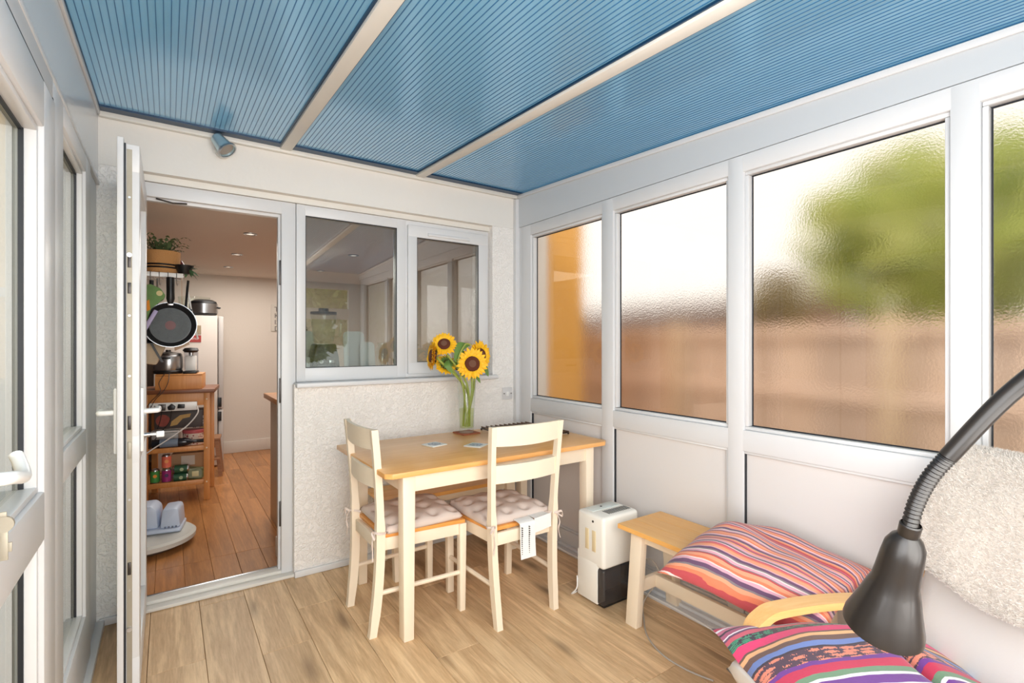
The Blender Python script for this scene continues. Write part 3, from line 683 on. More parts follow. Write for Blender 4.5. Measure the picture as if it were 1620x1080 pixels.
# power strip + plugs
t = thing('power_strip', 'white multi-way extension lead fixed along the trolley apron', 'power strip', onT(0, -.02, .80), TA)
B().box(-.18, .15, -.018, .016, -.035, .035, .004).obj('casing', M['white'], t)
for k, xx in enumerate((-.09, -.025, .04)):
    b = B()
    if k == 0: b.box(xx - .025, xx + .025, -.05, -.019, -.025, .025, .003)
    else: b.prism([(xx - .02, -.022), (xx + .02, -.022), (xx + .026, .005), (xx, .028), (xx - .026, .005)] if k == 1 else [(xx - .025, -.012), (xx + .025, -.012), (xx + .025, .018), (xx - .02, .022)], 'Y', -.048, -.019, .003)
    b.obj('plug', M['darksteel'] if k == 0 else M['black'], t)
for xx in (-.165, -.14): 
    b = B(); b.box(xx - .002, xx + .002, -.0195, -.0175, -.012, -.004); b.box(xx - .002, xx + .002, -.0195, -.0175, .006, .016); b.obj('socket_hole', M['black'], t)
def cable(name, pts, r, mat, label, group=None):
    o = B().tube(smoothpts(pts, 8), r, 8).obj(name, mat); tag(o, label, 'cable', group); return o
def T3(l): return [onT(*p) for p in l]
cable('power_cable', T3([(.15, -.045, .80), (.155, -.055, .74), (.08, -.06, .64), (-.05, -.06, .54), (-.18, -.06, .45), (-.245, -.06, .38), (-.25, -.05, .34)]), .005, M['white'], 'thick white lead curving down from the right end of the power strip')
cable('appliance_cable', T3([(-.08, .02, 1.07), (-.11, -.045, 1.0), (-.10, -.06, .93), (-.155, -.06, .86), (-.19, -.05, .81)]), .0025, M['black'], 'thin black lead hanging in front of the wooden box, left strand')
cable('appliance_cable', T3([(-.05, .02, 1.07), (-.05, -.045, 1.0), (-.08, -.06, .93), (-.13, -.06, .87), (-.17, -.055, .79)]), .0025, M['black'], 'thin black lead hanging in front of the wooden box, right strand')
cable('plug_cable', T3([(-.025, -.05, .77), (-.04, -.055, .68), (-.10, -.05, .60), (-.14, -.05, .54)]), .003, M['black'], 'black lead falling from the middle plug of the power strip')
cable('plug_cable', T3([(-.09, -.05, .77), (-.10, -.055, .70), (-.12, -.05, .63)]), .003, M['black'], 'black lead falling from the square plug of the power strip')
# boxes and tins on the middle shelf (z .452)
def textobj(body, size, mat, parent, loc, rot, name='lettering', ext=.0008, align='LEFT'):
    cu = bpy.data.curves.new(name, 'FONT'); cu.body = body; cu.size = size; cu.extrude = ext; cu.align_x = align; cu.resolution_u = 2; cu.space_line = .95
    tmp = bpy.data.objects.new(name, cu); C.objects.link(tmp); cu.materials.append(mat); dg = bpy.context.evaluated_depsgraph_get(); me = bpy.data.meshes.new_from_object(tmp.evaluated_get(dg)); bpy.data.objects.remove(tmp)
    o = bpy.data.objects.new(name, me); C.objects.link(o); o.parent = parent; o.location = loc; o.rotation_euler = rot; return o
t = thing('printed_box', 'dark printed food box with red and yellow picture under the power strip', 'box', onT(.01, .13, .60), TA)
B().box(-.18, .18, 0, .12, 0, .15, .002).obj('carton', plain('printed_carton', (72, 64, 62), .5), t)
b = B(); b.lathe([(0, 0), (.05, 0), (.05, .002), (0, .002)], 16, center=(-.12, 0, .07), q=Matrix.Rotation(PI / 2, 3, 'X')); b.obj('red_picture', plain('print_red', (150, 70, 58), .6, var=.3, bscale=200), t)
b = B(); b.prism([(-.07, .02), (-.02, .03), (.02, .08), (.07, .09), (.08, .12), (.0, .11), (-.06, .06)], 'Y', -.003, 0); b.obj('yellow_picture', plain('print_yellow', (196, 160, 96), .6, var=.2, bscale=200), t)
textobj('urban', .04, M['white'], t, (.165, -.003, .10), (PI / 2, PI / 2, 0))
t = thing('plastic_tub', 'grey lidded plastic tub on the middle shelf of the trolley', 'tub', onT(-.09, .12, .455), TA)
B().box(-.10, .09, 0, .14, 0, .115, .01).obj('tub_body', plain('tub_grey', (186, 182, 178), .4), t); B().box(-.105, .095, -.005, .145, .115, .130, .005).obj('lid', M['white'], t)
t = thing('biscuit_tin', 'round pink and cream patterned biscuit tin on the trolley shelf', 'tin', onT(.108, .16, .455), TA)
mt, nt, pb = new_mat('tin_print'); tc = N(nt, 'ShaderNodeTexCoord'); vo = N(nt, 'ShaderNodeTexVoronoi', Scale=55.0); nt.links.new(tc.outputs['Object'], vo.inputs['Vector'])
rp = ramp(nt, [(0, (150, 60, 60)), (.32, (226, 204, 188))], 'CONSTANT'); nt.links.new(vo.outputs['Distance'], rp.inputs['Fac']); nt.links.new(rp.outputs[0], pb.inputs['Base Color'])
B().lathe([(0, 0), (.08, 0), (.082, .004), (.082, .10), (0, .10)], 32).obj('tin_body', mt, t); B().lathe([(.0835, .098), (.085, .102), (.085, .122), (.08, .126), (0, .126)], 32).obj('lid', plain('tin_lid', (196, 92, 96), .4), t)
def bottle(name, label, loc, rot, body, cap, r=.035, L=.29, group=None):
    t = thing(name, label, 'bottle', loc, rot=rot, group=group)
    B().lathe([(0, 0), (r * .9, 0), (r, .006), (r, L * .62), (r * .8, L * .70), (r * .4, L * .78), (r * .36, L * .97), (0, L * .97)], 24).obj('bottle_body', body, t)
    B().lathe([(r * .42, L * .86), (r * .44, L), (0, L)], 20).obj('cap', cap, t)
    B().lathe([(r + .0008, L * .15), (r + .0008, L * .5)], 24).obj('paper_label', plain('bottle_label', (120, 136, 156), .5), t); return t
bottle('wine_bottle', 'dark bottle with pale blue label lying on the trolley shelf', onT(-.17, .038, .496), (0, PI / 2, TA), plain('dark_bottle', (34, 38, 46), .12), M['black'], .034, .36)
# cans, packets on the lower shelf (z .167)
def can(label, loc, rgb, rgb2, rot=(0, 0, 0), r=.033, h=.115, group='cans and tins on the lower trolley shelf'):
    t = thing('drink_can', label, 'can', loc, rot=rot, group=group)
    B().lathe([(0, .002), (r * .8, 0), (r, .01), (r, h - .012), (r * .8, h), (r * .76, h - .003), (0, h - .003)], 24).obj('can_body', M['steel'], t)
    B().lathe([(r + .0006, .011), (r + .0006, h - .013)], 24).obj('wrap', plain('can_wrap', rgb, .35), t)
    B().lathe([(0, 0), (.014, 0), (.014, .001), (0, .001)], 16, center=(0, -r - .001, h * .55), q=Matrix.Rotation(PI / 2, 3, 'X')).obj('can_badge', plain('can_badge', rgb2, .4), t); return t
can('green drink can at the left of the lower trolley shelf', onT(-.155, .07, .168), (70, 150, 76), (232, 150, 50))
can('magenta drink can under the pink and orange can', onT(-.075, .06, .168), (158, 48, 120), (70, 40, 90))
can('pink and orange can standing on top of the magenta can', onT(-.075, .06, .284), (236, 120, 96), (244, 160, 90))
for k, (xx, zz, lab) in enumerate(((.0, .20, 'lower of the two dark green cans lying on the trolley shelf'), (.005, .268, 'upper of the two dark green cans lying on the trolley shelf'))):
    can(lab, onT(xx - .035, .07, zz), (48, 92, 66), (170, 190, 150), rot=(0, PI / 2, TA))
t = thing('crisp_packet', 'crumpled olive and cream packet on the lower trolley shelf', 'packet', onT(.125, .08, .168), TA)
b = B(); b.box(-.06, .06, -.03, .03, 0, .10, .02, 3)
for v in b.bm.verts: v.co += Vector([rnd.uniform(-.008, .008) for _ in range(3)]) * (1 if v.co.z > .01 else 0)
b.obj('packet_body', plain('packet_foil', (120, 124, 84), .35, var=.5, bscale=150), t)
B().box(-.02, .03, -.045, -.034, .03, .075, .004).obj('packet_label', plain('packet_label', (216, 208, 160), .4), t)
t = thing('cardboard_box', 'open brown cardboard box at the back of the lower shelf', 'box', onT(.06, .20, .168), TA)
b = B(); b.box(-.12, .12, 0, .004, 0, .2); b.box(-.12, -.116, .004, .16, 0, .2); b.box(.116, .12, .004, .16, 0, .2); b.box(-.12, .12, .156, .16, 0, .2); b.box(-.116, .116, .004, .156, 0, .004); b.obj('carton', M['kraft'], t)
B().box(-.05, .05, -.003, -.0005, .10, .18).obj('address_label', plain('address_label', (208, 196, 182), .6), t)
# dark cupboard behind the trolley, fridge, cooker, stool
t = thing('dark_cupboard', 'tall dark brown cupboard against the left kitchen wall behind the trolley', 'cupboard', (-.33, 5.75, 0))
B().box(-.18, .16, -.3, .28, 0, 1.25, .004).obj('carcass', plain('dark_stained_wood', (52, 36, 30), .5, var=.2), t); o = B().box(-.17, .15, -.318, -.3, .05, 1.22, .004).obj('door', plain('dark_stained_door', (60, 42, 34), .45), t)
B().cyl((.12, -.33, .6), (.12, -.33, .75), .006).obj('handle', M['steel'], o)
t = thing('fridge_freezer', 'tall white fridge freezer against the kitchen back wall', 'fridge', (.2, 6.45, 0))
B().box(-.32, .235, -.28, .30, .02, 1.61, .006).obj('body', plain('fridge_white', (216, 206, 198), .4), t); 
for z0, z1 in ((.62, 1.605), (.06, .61)):
    o = B().box(.24, .29, -.285, .305, z0, z1, .01).obj('door', plain('fridge_door', (196, 190, 186), .35), t)
    B().box(.235, .27, -.30, -.284, z0 + .02 if z0 > .5 else z1 - .12, (z0 + .12) if z0 > .5 else z1 - .02, .003).obj('handle', M['black'], o)
def magnet(label, x, z, w_, h_, rgb):
    t = thing('fridge_magnet', label, 'magnet', (.2 + x, 6.45 - .2825, z), group='magnets and papers on the fridge'); B().box(-w_ / 2, w_ / 2, -.004, .002, -h_ / 2, h_ / 2).obj('magnet_plate', plain('magnet_print', rgb, .5, var=.2, bscale=150), t)
    return t
t = magnet('red printed magnet on the side of the fridge', .035, 1.365, .10, .07, (176, 60, 56))
textobj('STOP', .028, M['white'], t, (-.035, -.005, -.01), (PI / 2, 0, 0))
magnet('beige paper on the fridge above the red magnet', .045, 1.46, .08, .09, (168, 150, 124)); magnet('grey leaflet on the fridge beside the coffee machine', .0, 1.16, .12, .22, (176, 172, 172))
t = thing('rice_cooker', 'black and steel rice cooker on top of the fridge', 'cooker', (.315, 6.32, 1.61))
b = B(); b.lathe([(0, 0), (.11, 0), (.125, .02), (.13, .12), (.12, .155), (.08, .175), (0, .18)], 32); b.obj('body', M['black'], t)
b = B(); b.lathe([(.1315, .03), (.1335, .13)], 32); b.obj('steel_band', M['steel'], t)
b = B(); b.tube([(.11, -.05, .1), (.15, -.05, .09), (.15, .03, .09), (.11, .03, .1)], .008); b.obj('handle', M['black'], t)
t = thing('glass_dish', 'large clear glass dish on the fridge behind the rice cooker', 'dish', (.24, 6.60, 1.61))
b = B(); b.lathe([(0, 0), (.12, 0), (.15, .17), (.155, .22), (.149, .22), (.143, .17), (.115, .01), (0, .01)], 28); b.obj('dish_body', M['vase'], t)
t = thing('step_stool', 'small pine step stool beside the fridge', 'stool', (.31, 5.85, 0), TA)
B().box(-.13, .13, -.12, .12, .36, .385, .003).obj('seat', M['stool'], t)
for sx in (-1, 1):
    for sy in (-1, 1):
        b = B(); b.prism([(sx * .10 - .018, .36), (sx * .10 + .018, .36), (sx * .135 + .018, 0), (sx * .135 - .018, 0)], 'Y', sy * .10 - .015, sy * .10 + .015); b.obj('leg', M['stool'], t)
b = B(); b.box(-.11, .11, -.112, -.10, .29, .36, .002); b.box(-.13, .13, -.14, -.02, .17, .19, .003); b.obj('rail', M['stool'], t)
t = thing('glass_lantern', 'dark framed glass lantern standing on the step stool', 'lantern', (.285, 5.87, .386), TA)
b = B()
for sx in (-1, 1):
    for sy in (-1, 1): b.box(sx * .07 - .006, sx * .07 + .006, sy * .07 - .006, sy * .07 + .006, 0, .27)
b.box(-.076, .076, -.076, .076, 0, .012); b.box(-.076, .076, -.076, .076, .266, .285); b.obj('frame', plain('dark_frame', (48, 38, 36), .5), t)
b = B(); b.lathe([(0, .012), (.03, .012), (.03, .13), (0, .13)], 20); b.obj('candle', plain('yellow_wax', (196, 170, 110), .6), t)
# poster
t = thing('wall_poster', 'cream poster with dark lettering on the kitchen back wall', 'poster', (1.17, 6.855, 1.64))
B().box(-.11, .27, -.008, .0, -.17, .16).obj('paper', plain('poster_paper', (206, 198, 188), .7), t)
textobj('THIS\nKITCHEN\nIS FOR\nDANCING', .085, plain('poster_ink', (96, 88, 84), .7), t, (-.075, -.0095, .075), (PI / 2, 0, 0))
# wall rack, frying pan and hanging things
RK = thing('pot_rack', 'white wire pot rack shelf with hanging hooks on the kitchen wall', 'rack', (-.02, 3.82, 1.745))
b = B(); b.box(-.30, .10, -.008, .008, -.012, .018, .004); b.obj('front_bar', M['white'], RK)
b = B()
for k in range(9): b.cyl((-.30 + k * .049, 0, .0), (-.30 + k * .049, .24, 0), .003, n=6)
b.cyl((-.30, .24, 0), (.10, .24, 0), .004, n=6); b.cyl((.098, 0, 0), (.098, .24, 0), .005, n=6); b.obj('shelf_wires', M['white'], RK)
b = B(); b.box(-.52, -.30, .10, .13, -.01, .01, .002); b.obj('bracket', M['white'], RK)
for k in range(6):
    xx = -.16 + k * .045; o = B().tube(smoothpts([(xx, -.01, .022), (xx, -.012, -.01), (xx, -.004, -.045), (xx + .004, .008, -.06), (xx + .008, .012, -.045)], 4), .0022, 6).obj('hook', M['steel'], RK)
PANY = 3.72
t = thing('frying_pan', 'black non-stick frying pan hanging from the pot rack', 'pan', (.012, PANY, 1.43), rot=(PI / 2 - .08, 0, 0))
b = B(); b.lathe([(0, -.012), (.108, -.012), (.132, .026), (.137, .026), (.112, -.016), (0, -.016)], 48); b.obj('pan_body', plain('nonstick', (38, 38, 40), .35), t)
b = B(); b.lathe([(.1355, .0262), (.1378, .0262), (.1376, .0275), (.1355, .0275)], 48); b.obj('rim', M['steel'], t)
b = B(); b.lathe([(0, -.0112), (.104, -.0112)], 40); b.obj('cooking_surface', plain('pan_surface', (84, 90, 92), .5, bump=.4, bscale=300, var=.2), t)
b = B(); b.lathe([(0, -.0106), (.028, -.0106)], 24); b.obj('heat_spot', plain('heat_spot', (116, 72, 72), .5), t)
b = B(); b.tube([(0, .13, .022), (0, .16, .03), (0, .20, .032), (0, .29, .03)], [.015, .022, .021, .022], 12); b.obj('handle', M['black'], t)
b = B(); b.box(-.016, .016, .118, .142, .016, .032, .003); b.obj('handle_bracket', M['steel'], t)
def hang(name, label, cat, x, y, z, build, rot=(0, 0, 0), group='utensils hanging from the pot rack'):
    t = thing(name, label, cat, (x, y, z), rot=rot, group=group); build(t); return t
def pan2(t):
    B().lathe([(0, 0), (.10, 0), (.12, .035), (.125, .035), (.105, -.004), (0, -.004)], 36, q=Matrix.Rotation(PI / 2, 3, 'X')).obj('pan_body', M['black'], t)
    B().tube([(0, 0, .12), (0, -.01, .27)], .012, 10).obj('handle', M['black'], t)
hang('saucepan', 'dark saucepan hanging behind the frying pan on the left', 'pan', -.085, 3.83, 1.44, pan2)
def spat(t):
    B().tube([(0, 0, .12), (0, 0, .30)], .007, 8).obj('handle', M['black'], t); B().box(-.035, .035, -.003, .003, 0, .12, .002).obj('blade', M['black'], t)
hang('spatula', 'black spatula hanging just right of the frying pan handle', 'spatula', .082, 3.80, 1.42, spat, (0, .08, 0))
def ladle(t):
    B().tube([(0, 0, .05), (0, 0, .32)], .005, 8).obj('handle', M['steel'], t); B().lathe([(0, -.03), (.03, -.015), (.04, .01), (.038, .01), (.028, -.012), (0, -.026)], 20, center=(0, 0, .03)).obj('bowl', M['steel'], t)
hang('ladle', 'steel ladle hanging at the left of the pot rack', 'ladle', -.055, 3.79, 1.40, ladle)
def tongs(t):
    b = B(); b.tube([(0, 0, .34), (.03, 0, .15), (.06, 0, 0)], .005, 8); b.tube([(0, 0, .34), (-.0, 0, .15), (.0, 0, 0)], .005, 8); b.obj('tong_arms', M['white'], t)
hang('kitchen_tongs', 'white handled tongs hanging at the right end of the pot rack', 'tongs', .098, 3.82, 1.35, tongs)
t = thing('oven_mitt', 'green parrot-patterned oven mitt hanging left of the frying pan', 'oven glove', (-.088, 3.70, 1.56))
b = B(); b.prism([(-.04, .10), (.0, .115), (.05, .09), (.075, .05), (.065, .02), (.03, .0), (.0, -.03), (-.01, -.1), (-.06, -.11), (-.07, 0)], 'Y', -.012, .012, .006); b.obj('mitt_body', plain('mitt_green', (108, 142, 88), .9, var=.3, bscale=80), t)
b = B(); b.lathe([(0, 0), (.016, 0), (.016, .003), (0, .003)], 16, center=(.045, -.012, .06), q=Matrix.Rotation(PI / 2, 3, 'X')); b.obj('eye_patch', plain('mitt_cream', (214, 200, 150), .9), t)
b = B(); b.prism([(-.03, .0), (-.005, .02), (-.0, -.04), (-.03, -.06)], 'Y', -.015, -.011); b.obj('wing_patch', plain('mitt_orange', (220, 140, 50), .9), t)
t = thing('purple_utensil', 'pale purple handled utensil hanging beside the frying pan', 'utensil', (-.115, 3.68, 1.40), rot=(0, .45, 0), group=None)
B().box(-.012, .012, -.006, .006, 0, .13, .004).obj('handle', plain('lilac', (170, 160, 200), .4), t)
t = thing('tote_bag', 'beige canvas bag hanging below the pot rack behind the pans', 'bag', (-.06, 3.88, 1.30))
b = B(); b.prism([(-.16, .17), (.02, .20), (.05, -.0), (.0, -.12), (-.12, -.10), (-.16, 0)], 'Y', -.03, .03, .015); b.obj('bag_body', plain('canvas', (196, 178, 152), .9, var=.1, bscale=60), t)
b = B(); b.ribbon(smoothpts([(-.08, -.034, .18), (-.04, -.04, .05), (.03, -.036, -.10)], 6), (1, 0, 0), .014, .004); b.obj('strap', M['black'], t)
t = thing('paper_bag', 'printed paper bag hanging right of the frying pan', 'paper bag', (.085, 3.90, 1.33))
b = B(); b.ribbon([(-.01, 0, .17), (-.012, .0, .42)], (1, 0, 0), .004, .003); b.prism([(-.06, .16), (.0, .18), (.03, -.02), (-.05, -.06)], 'Y', -.01, .01, .004); b.obj('bag_body', plain('paper_print', (204, 176, 152), .8, var=.3, bscale=120), t)
# plant basket on the rack
t = thing('potted_fern', 'fern in a round woven basket with black bands on the pot rack', 'plant', (-.03, 3.92, 1.765))
B().lathe([(0, 0), (.085, 0), (.095, .02), (.098, .14), (.092, .14), (.085, .05), (0, .05)], 36).obj('basket', plain('woven_basket', (196, 146, 92), .9, bump=.9, bscale=180), t)
for z in (.028, .046): B().lathe([(.0962, z), (.0985, z + .003), (.0985, z + .008), (.0965, z + .011)], 36).obj('basket_band', M['black'], t)
fm = plain('fern_green', (84, 104, 66), .7, var=.3, bscale=40); b = B()
for k in range(46):
    a = rnd.uniform(0, 2 * PI); L = rnd.uniform(.10, .19); up = rnd.uniform(.03, .12); d = Vector((math.cos(a), math.sin(a), 0)); s = Vector((-d.y, d.x, 0))
    prev = Vector((0, 0, .13)) + d * .03
    for j in range(1, 7):
        f = j / 6; p = Vector((0, 0, .13)) + d * (.03 + L * f * .75) + Vector((0, 0, up * math.sin(f * 2.2)))
        for sg in (-1, 1):
            q = (p + prev) / 2; wd = .022 * (1 - f * .7)
            vs = [b.bm.verts.new(prev), b.bm.verts.new(q + s * sg * wd - Vector((0, 0, .004))), b.bm.verts.new(p)]; b.bm.faces.new(vs)
        prev = p
b.obj('fronds', fm, t, kind='stuff')
t = thing('trailing_plant', 'small dark trailing plant in a shallow bowl right of the fern', 'plant', (.085, 3.86, 1.765))
B().lathe([(0, 0), (.03, 0), (.05, .04), (.055, .055), (.048, .055), (.03, .02), (0, .02)], 24).obj('bowl', M['black'], t); b = B()
for k in range(16):
    a = rnd.uniform(-1.2, 1.8); d = Vector((math.cos(a), -.5 + math.sin(a), rnd.uniform(-1.2, .3))); s = Vector((-d.y, d.x, .2)).normalized() * .011; p = Vector((0.02, 0, .05)) + d * rnd.uniform(.01, .035)
    vs = [b.bm.verts.new(p), b.bm.verts.new(p + d * .02 + s), b.bm.verts.new(p + d * .045), b.bm.verts.new(p + d * .02 - s)]; b.bm.faces.new(vs)
b.obj('leaves', plain('ivy_green', (70, 112, 72), .6), t, kind='stuff')
t = thing('dark_red_jar', 'dark red jar behind the fern basket', 'jar', (.058, 4.02, 1.75)); B().lathe([(0, 0), (.03, 0), (.032, .01), (.032, .10), (.02, .12), (0, .12)], 20).obj('jar_body', plain('dark_red', (92, 34, 44), .3), t)
# round white base with pale blue tub on the kitchen floor
t = thing('robot_dock_base', 'round grey-white shallow tray on the kitchen floor', 'tray', (-.12, 4.02, 0))
B().lathe([(0, 0), (.20, 0), (.235, .02), (.25, .03), (0, .03)], 48).obj('foot_ring', plain('tray_grey', (128, 120, 112), .5), t)
B().lathe([(.25, .031), (.275, .038), (.278, .065), (.262, .078), (.235, .075), (0, .070)], 56).obj('tray_body', plain('tray_white', (208, 206, 198), .45), t)
t['label'] = 'round grey-white shallow tray lying on the kitchen floor'; t.name = 'round_tray'
t = thing('baby_bath_seat', 'pale blue moulded plastic seat standing on the round tray', 'seat', (-.06, 4.08, .076), math.radians(-10))
bl = plain('pale_blue_plastic', (196, 208, 228), .35)
b = B(); b.box(-.17, .15, -.10, .12, 0, .03, .012, 3); b.obj('base', bl, t)
b = B(); b.prism([(-.15, .028), (-.13, .175), (-.02, .18), (.01, .15), (.02, .028)], 'Y', -.07, .11, .015); b.obj('left_bolster', bl, t)
b = B(); b.prism([(.028, .028), (.04, .15), (.12, .155), (.135, .14), (.145, .028)], 'Y', -.085, .10, .015); b.obj('right_bolster', bl, t)
for k in range(4): B().box(.055 + k * .02, .065 + k * .02, -.088, -.084, .03, .042, .001).obj('vent_slot', plain('slot_grey', (110, 120, 140), .5), t)

# things on the inner sill, seen through the window (z 1.165)
SZ = 1.166
t = thing('food_blender', 'dark grey kitchen blender with clear jug behind the fixed window', 'blender', (.80, 3.24, SZ))
b = B(); b.prism([(-.085, 0), (.085, 0), (.075, .06), (.06, .15), (-.06, .15), (-.075, .06)], 'Y', -.07, .07, .012); b.obj('motor_base', plain('blender_grey', (82, 74, 70), .35), t)
b = B(); b.cyl((-.03, -.075, .04), (-.03, -.068, .04), .012, n=16); b.box(.015, .045, -.076, -.069, .03, .05, .002); b.obj('dial', M['steel'], t)
b = B(); b.lathe([(.05, .15), (.062, .17), (.078, .33), (.075, .33), (.058, .17), (.046, .155)], 28); b.obj('jug', M['vase'], t)
b = B(); b.tube([(.07, 0, .31), (.11, 0, .30), (.10, 0, .20), (.066, 0, .19)], .008); b.obj('jug_handle', M['vase'], t)
B().lathe([(0, .332), (.077, .332), (.079, .335), (.078, .348), (.03, .352), (.03, .37), (0, .37)], 24).obj('lid', M['black'], t)
for k, (xx, yy, h_, w_, lab) in enumerate(((.70, 3.34, .23, .14, 'left white chopping board leaning behind the blender'), (1.02, 3.32, .23, .14, 'tall rounded white chopping board right of the blender'), (1.09, 3.27, .16, .10, 'shorter white board in front of the tall one by the window'))):
    t = thing('chopping_board', lab, 'chopping board', (xx, yy, SZ + .003), rot=(-.14, 0, 0), group='white boards on the kitchen window sill')
    b = B(); b.box(-w_ / 2, w_ / 2, -.004, .004, 0, h_, .0); 
    es = [e for e in b.bm.edges if abs(e.verts[0].co.z - h_) < 1e-4 and abs(e.verts[1].co.z - h_) < 1e-4 and abs(e.verts[0].co.x - e.verts[1].co.x) < 1e-4]
    bmesh.ops.bevel(b.bm, geom=es, offset=.03, segments=5, profile=.5, affect='EDGES'); b.obj('board', M['white'], t)
t = thing('glass_jar', 'clear glass jar on the kitchen sill near the window mullion', 'jar', (1.17, 3.22, SZ)); B().lathe([(0, 0), (.035, 0), (.04, .01), (.04, .11), (.028, .13), (.030, .155), (.027, .155), (.025, .13), (.037, .108), (.037, .012), (0, .006)], 24).obj('jar_body', M['vase'], t)
t = thing('white_canister', 'short white canister behind the blender at the left', 'canister', (.685, 3.20, SZ)); B().lathe([(0, 0), (.025, 0), (.027, .01), (.027, .06), (.02, .07), (0, .07)], 20).obj('canister_body', M['white'], t)
t = thing('kitchen_scale', 'low dark round kitchen scale in front of the blender', 'scale', (.80, 3.158, SZ)); B().lathe([(0, 0), (.05, 0), (.06, .008), (.055, .022), (0, .026)], 24, q=Matrix.Diagonal((1, .28, 1)).to_3x3()).obj('scale_body', plain('scale_grey', (110, 112, 122), .3), t)

# ------------------------------------------------------------ spotlight and socket on the back wall
t = thing('wall_spotlight', 'small silver-blue metal spotlight under the roof edge', 'spotlight', (.235, YB, 2.318))
b = B(); b.cyl((0, 0, 0), (0, -.02, 0), .035, n=28); b.cyl((0, -.02, 0), (0, -.045, -.002), .009, n=12); b.obj('mount', M['pvc_aged'], t)
q = Vector((0, 0, -1)).rotation_difference(Vector((.42, -.30, -.62)).normalized()).to_matrix()
sm = plain('spotlight_metal', (186, 208, 216), .3, metal=.6); c0 = (-.012, -.07, .022)
b = B(); b.lathe([(0, .046), (.022, .044), (.030, .036), (.042, -.05), (.039, -.05), (.028, .03), (0, .034)], 32, center=c0, q=q); b.obj('shade', sm, t)
b = B(); b.lathe([(.043, -.042), (.048, -.044), (.048, -.052), (.041, -.053)], 32, center=c0, q=q); b.obj('rim', M['steel'], t)
b = B(); b.lathe([(0, -.040), (.038, -.040), (.038, -.036), (0, -.036)], 24, center=c0, q=q); b.obj('lens', plain('spot_lens', (150, 140, 130), .2), t)
t = thing('wall_switch', 'square silver-white switched spur plate right of the window', 'switch', (2.028, YB, .955))
B().box(-.043, .043, -.010, 0, -.043, .043, .003).obj('plate', plain('plate_silver', (214, 212, 212), .3), t)
for xx in (-.03, .03): B().cyl((xx, -.0125, 0), (xx, -.009, 0), .004, n=12).obj('screw', M['darksteel'], t)
B().box(-.012, .012, -.0125, -.009, -.018, .012, .002).obj('fuse_carrier', M['white'], t)

# ------------------------------------------------------------ dining table
TZ = .76
t = thing('dining_table', 'rectangular table with oiled wooden top and cream legs in the corner', 'table', (0, 0, 0))
b = B(); b.prism([(.79, 2.045), (2.05, 2.045), (2.085, 2.075), (2.085, 2.81), (.762, 2.81), (.762, 2.07)], 'Z', TZ - .024, TZ, .004); b.obj('table_top', M['beech'], t)
b = B(); b.box(.905, 1.945, 2.09, 2.11, .655, TZ - .024, .002); b.box(.905, 1.945, 2.745, 2.765, .655, TZ - .024, .002); b.box(.86, .88, 2.13, 2.73, .655, TZ - .024, .002); b.box(1.965, 1.985, 2.13, 2.73, .655, TZ - .024, .002); b.obj('apron', M['cream'], t)
for xx in (.849, 1.937):
    for yy in (2.08, 2.715):
        b = B(); b.box(xx, xx + .06, yy, yy + .06, 0, TZ - .024, .003)
        for v in b.bm.verts:
            if v.co.z < .1: v.co.x += (.006 if v.co.x < xx + .03 else -.006)
        b.obj('leg', M['cream'], t)
# vase + sunflowers
VX, VY = 1.528, 2.72
t = thing('cork_coaster', 'small brown square mat under the vase', 'coaster', (VX, VY, TZ), math.radians(4)); B().box(-.062, .062, -.062, .062, .0002, .008, .001).obj('mat', M['cork'], t)
t = thing('glass_vase', 'tall clear glass vase holding sunflowers on the table', 'vase', (VX, VY, TZ + .0085))
b = B(); b.lathe([(0, .0), (.043, .0), (.045, .004), (.050, .15), (.059, .315), (.056, .315), (.047, .15), (.042, .028), (0, .026)], 40); b.obj('vase_glass', M['vase'], t)
wm = thin_glass('vase_water', (246, 248, 226), refl=.4); b = B(); b.lathe([(0, .028), (.0405, .03), (.0455, .145), (0, .145)], 36); b.obj('water', wm, t)
ST = plain('sunflower_stem', (150, 160, 70), .55, var=.15, bscale=60); LF = plain('sunflower_leaf', (96, 130, 54), .6, var=.2, bscale=60)
PT = plain('sunflower_petal', (254, 190, 22), .6, var=.12, bscale=60); PT2 = plain('sunflower_petal_inner', (244, 150, 20), .6)
DB = plain('sunflower_disc', (92, 44, 24), .9, bump=.8, bscale=300); DC = plain('sunflower_disc_centre', (112, 76, 58), .9, bump=.8, bscale=300)
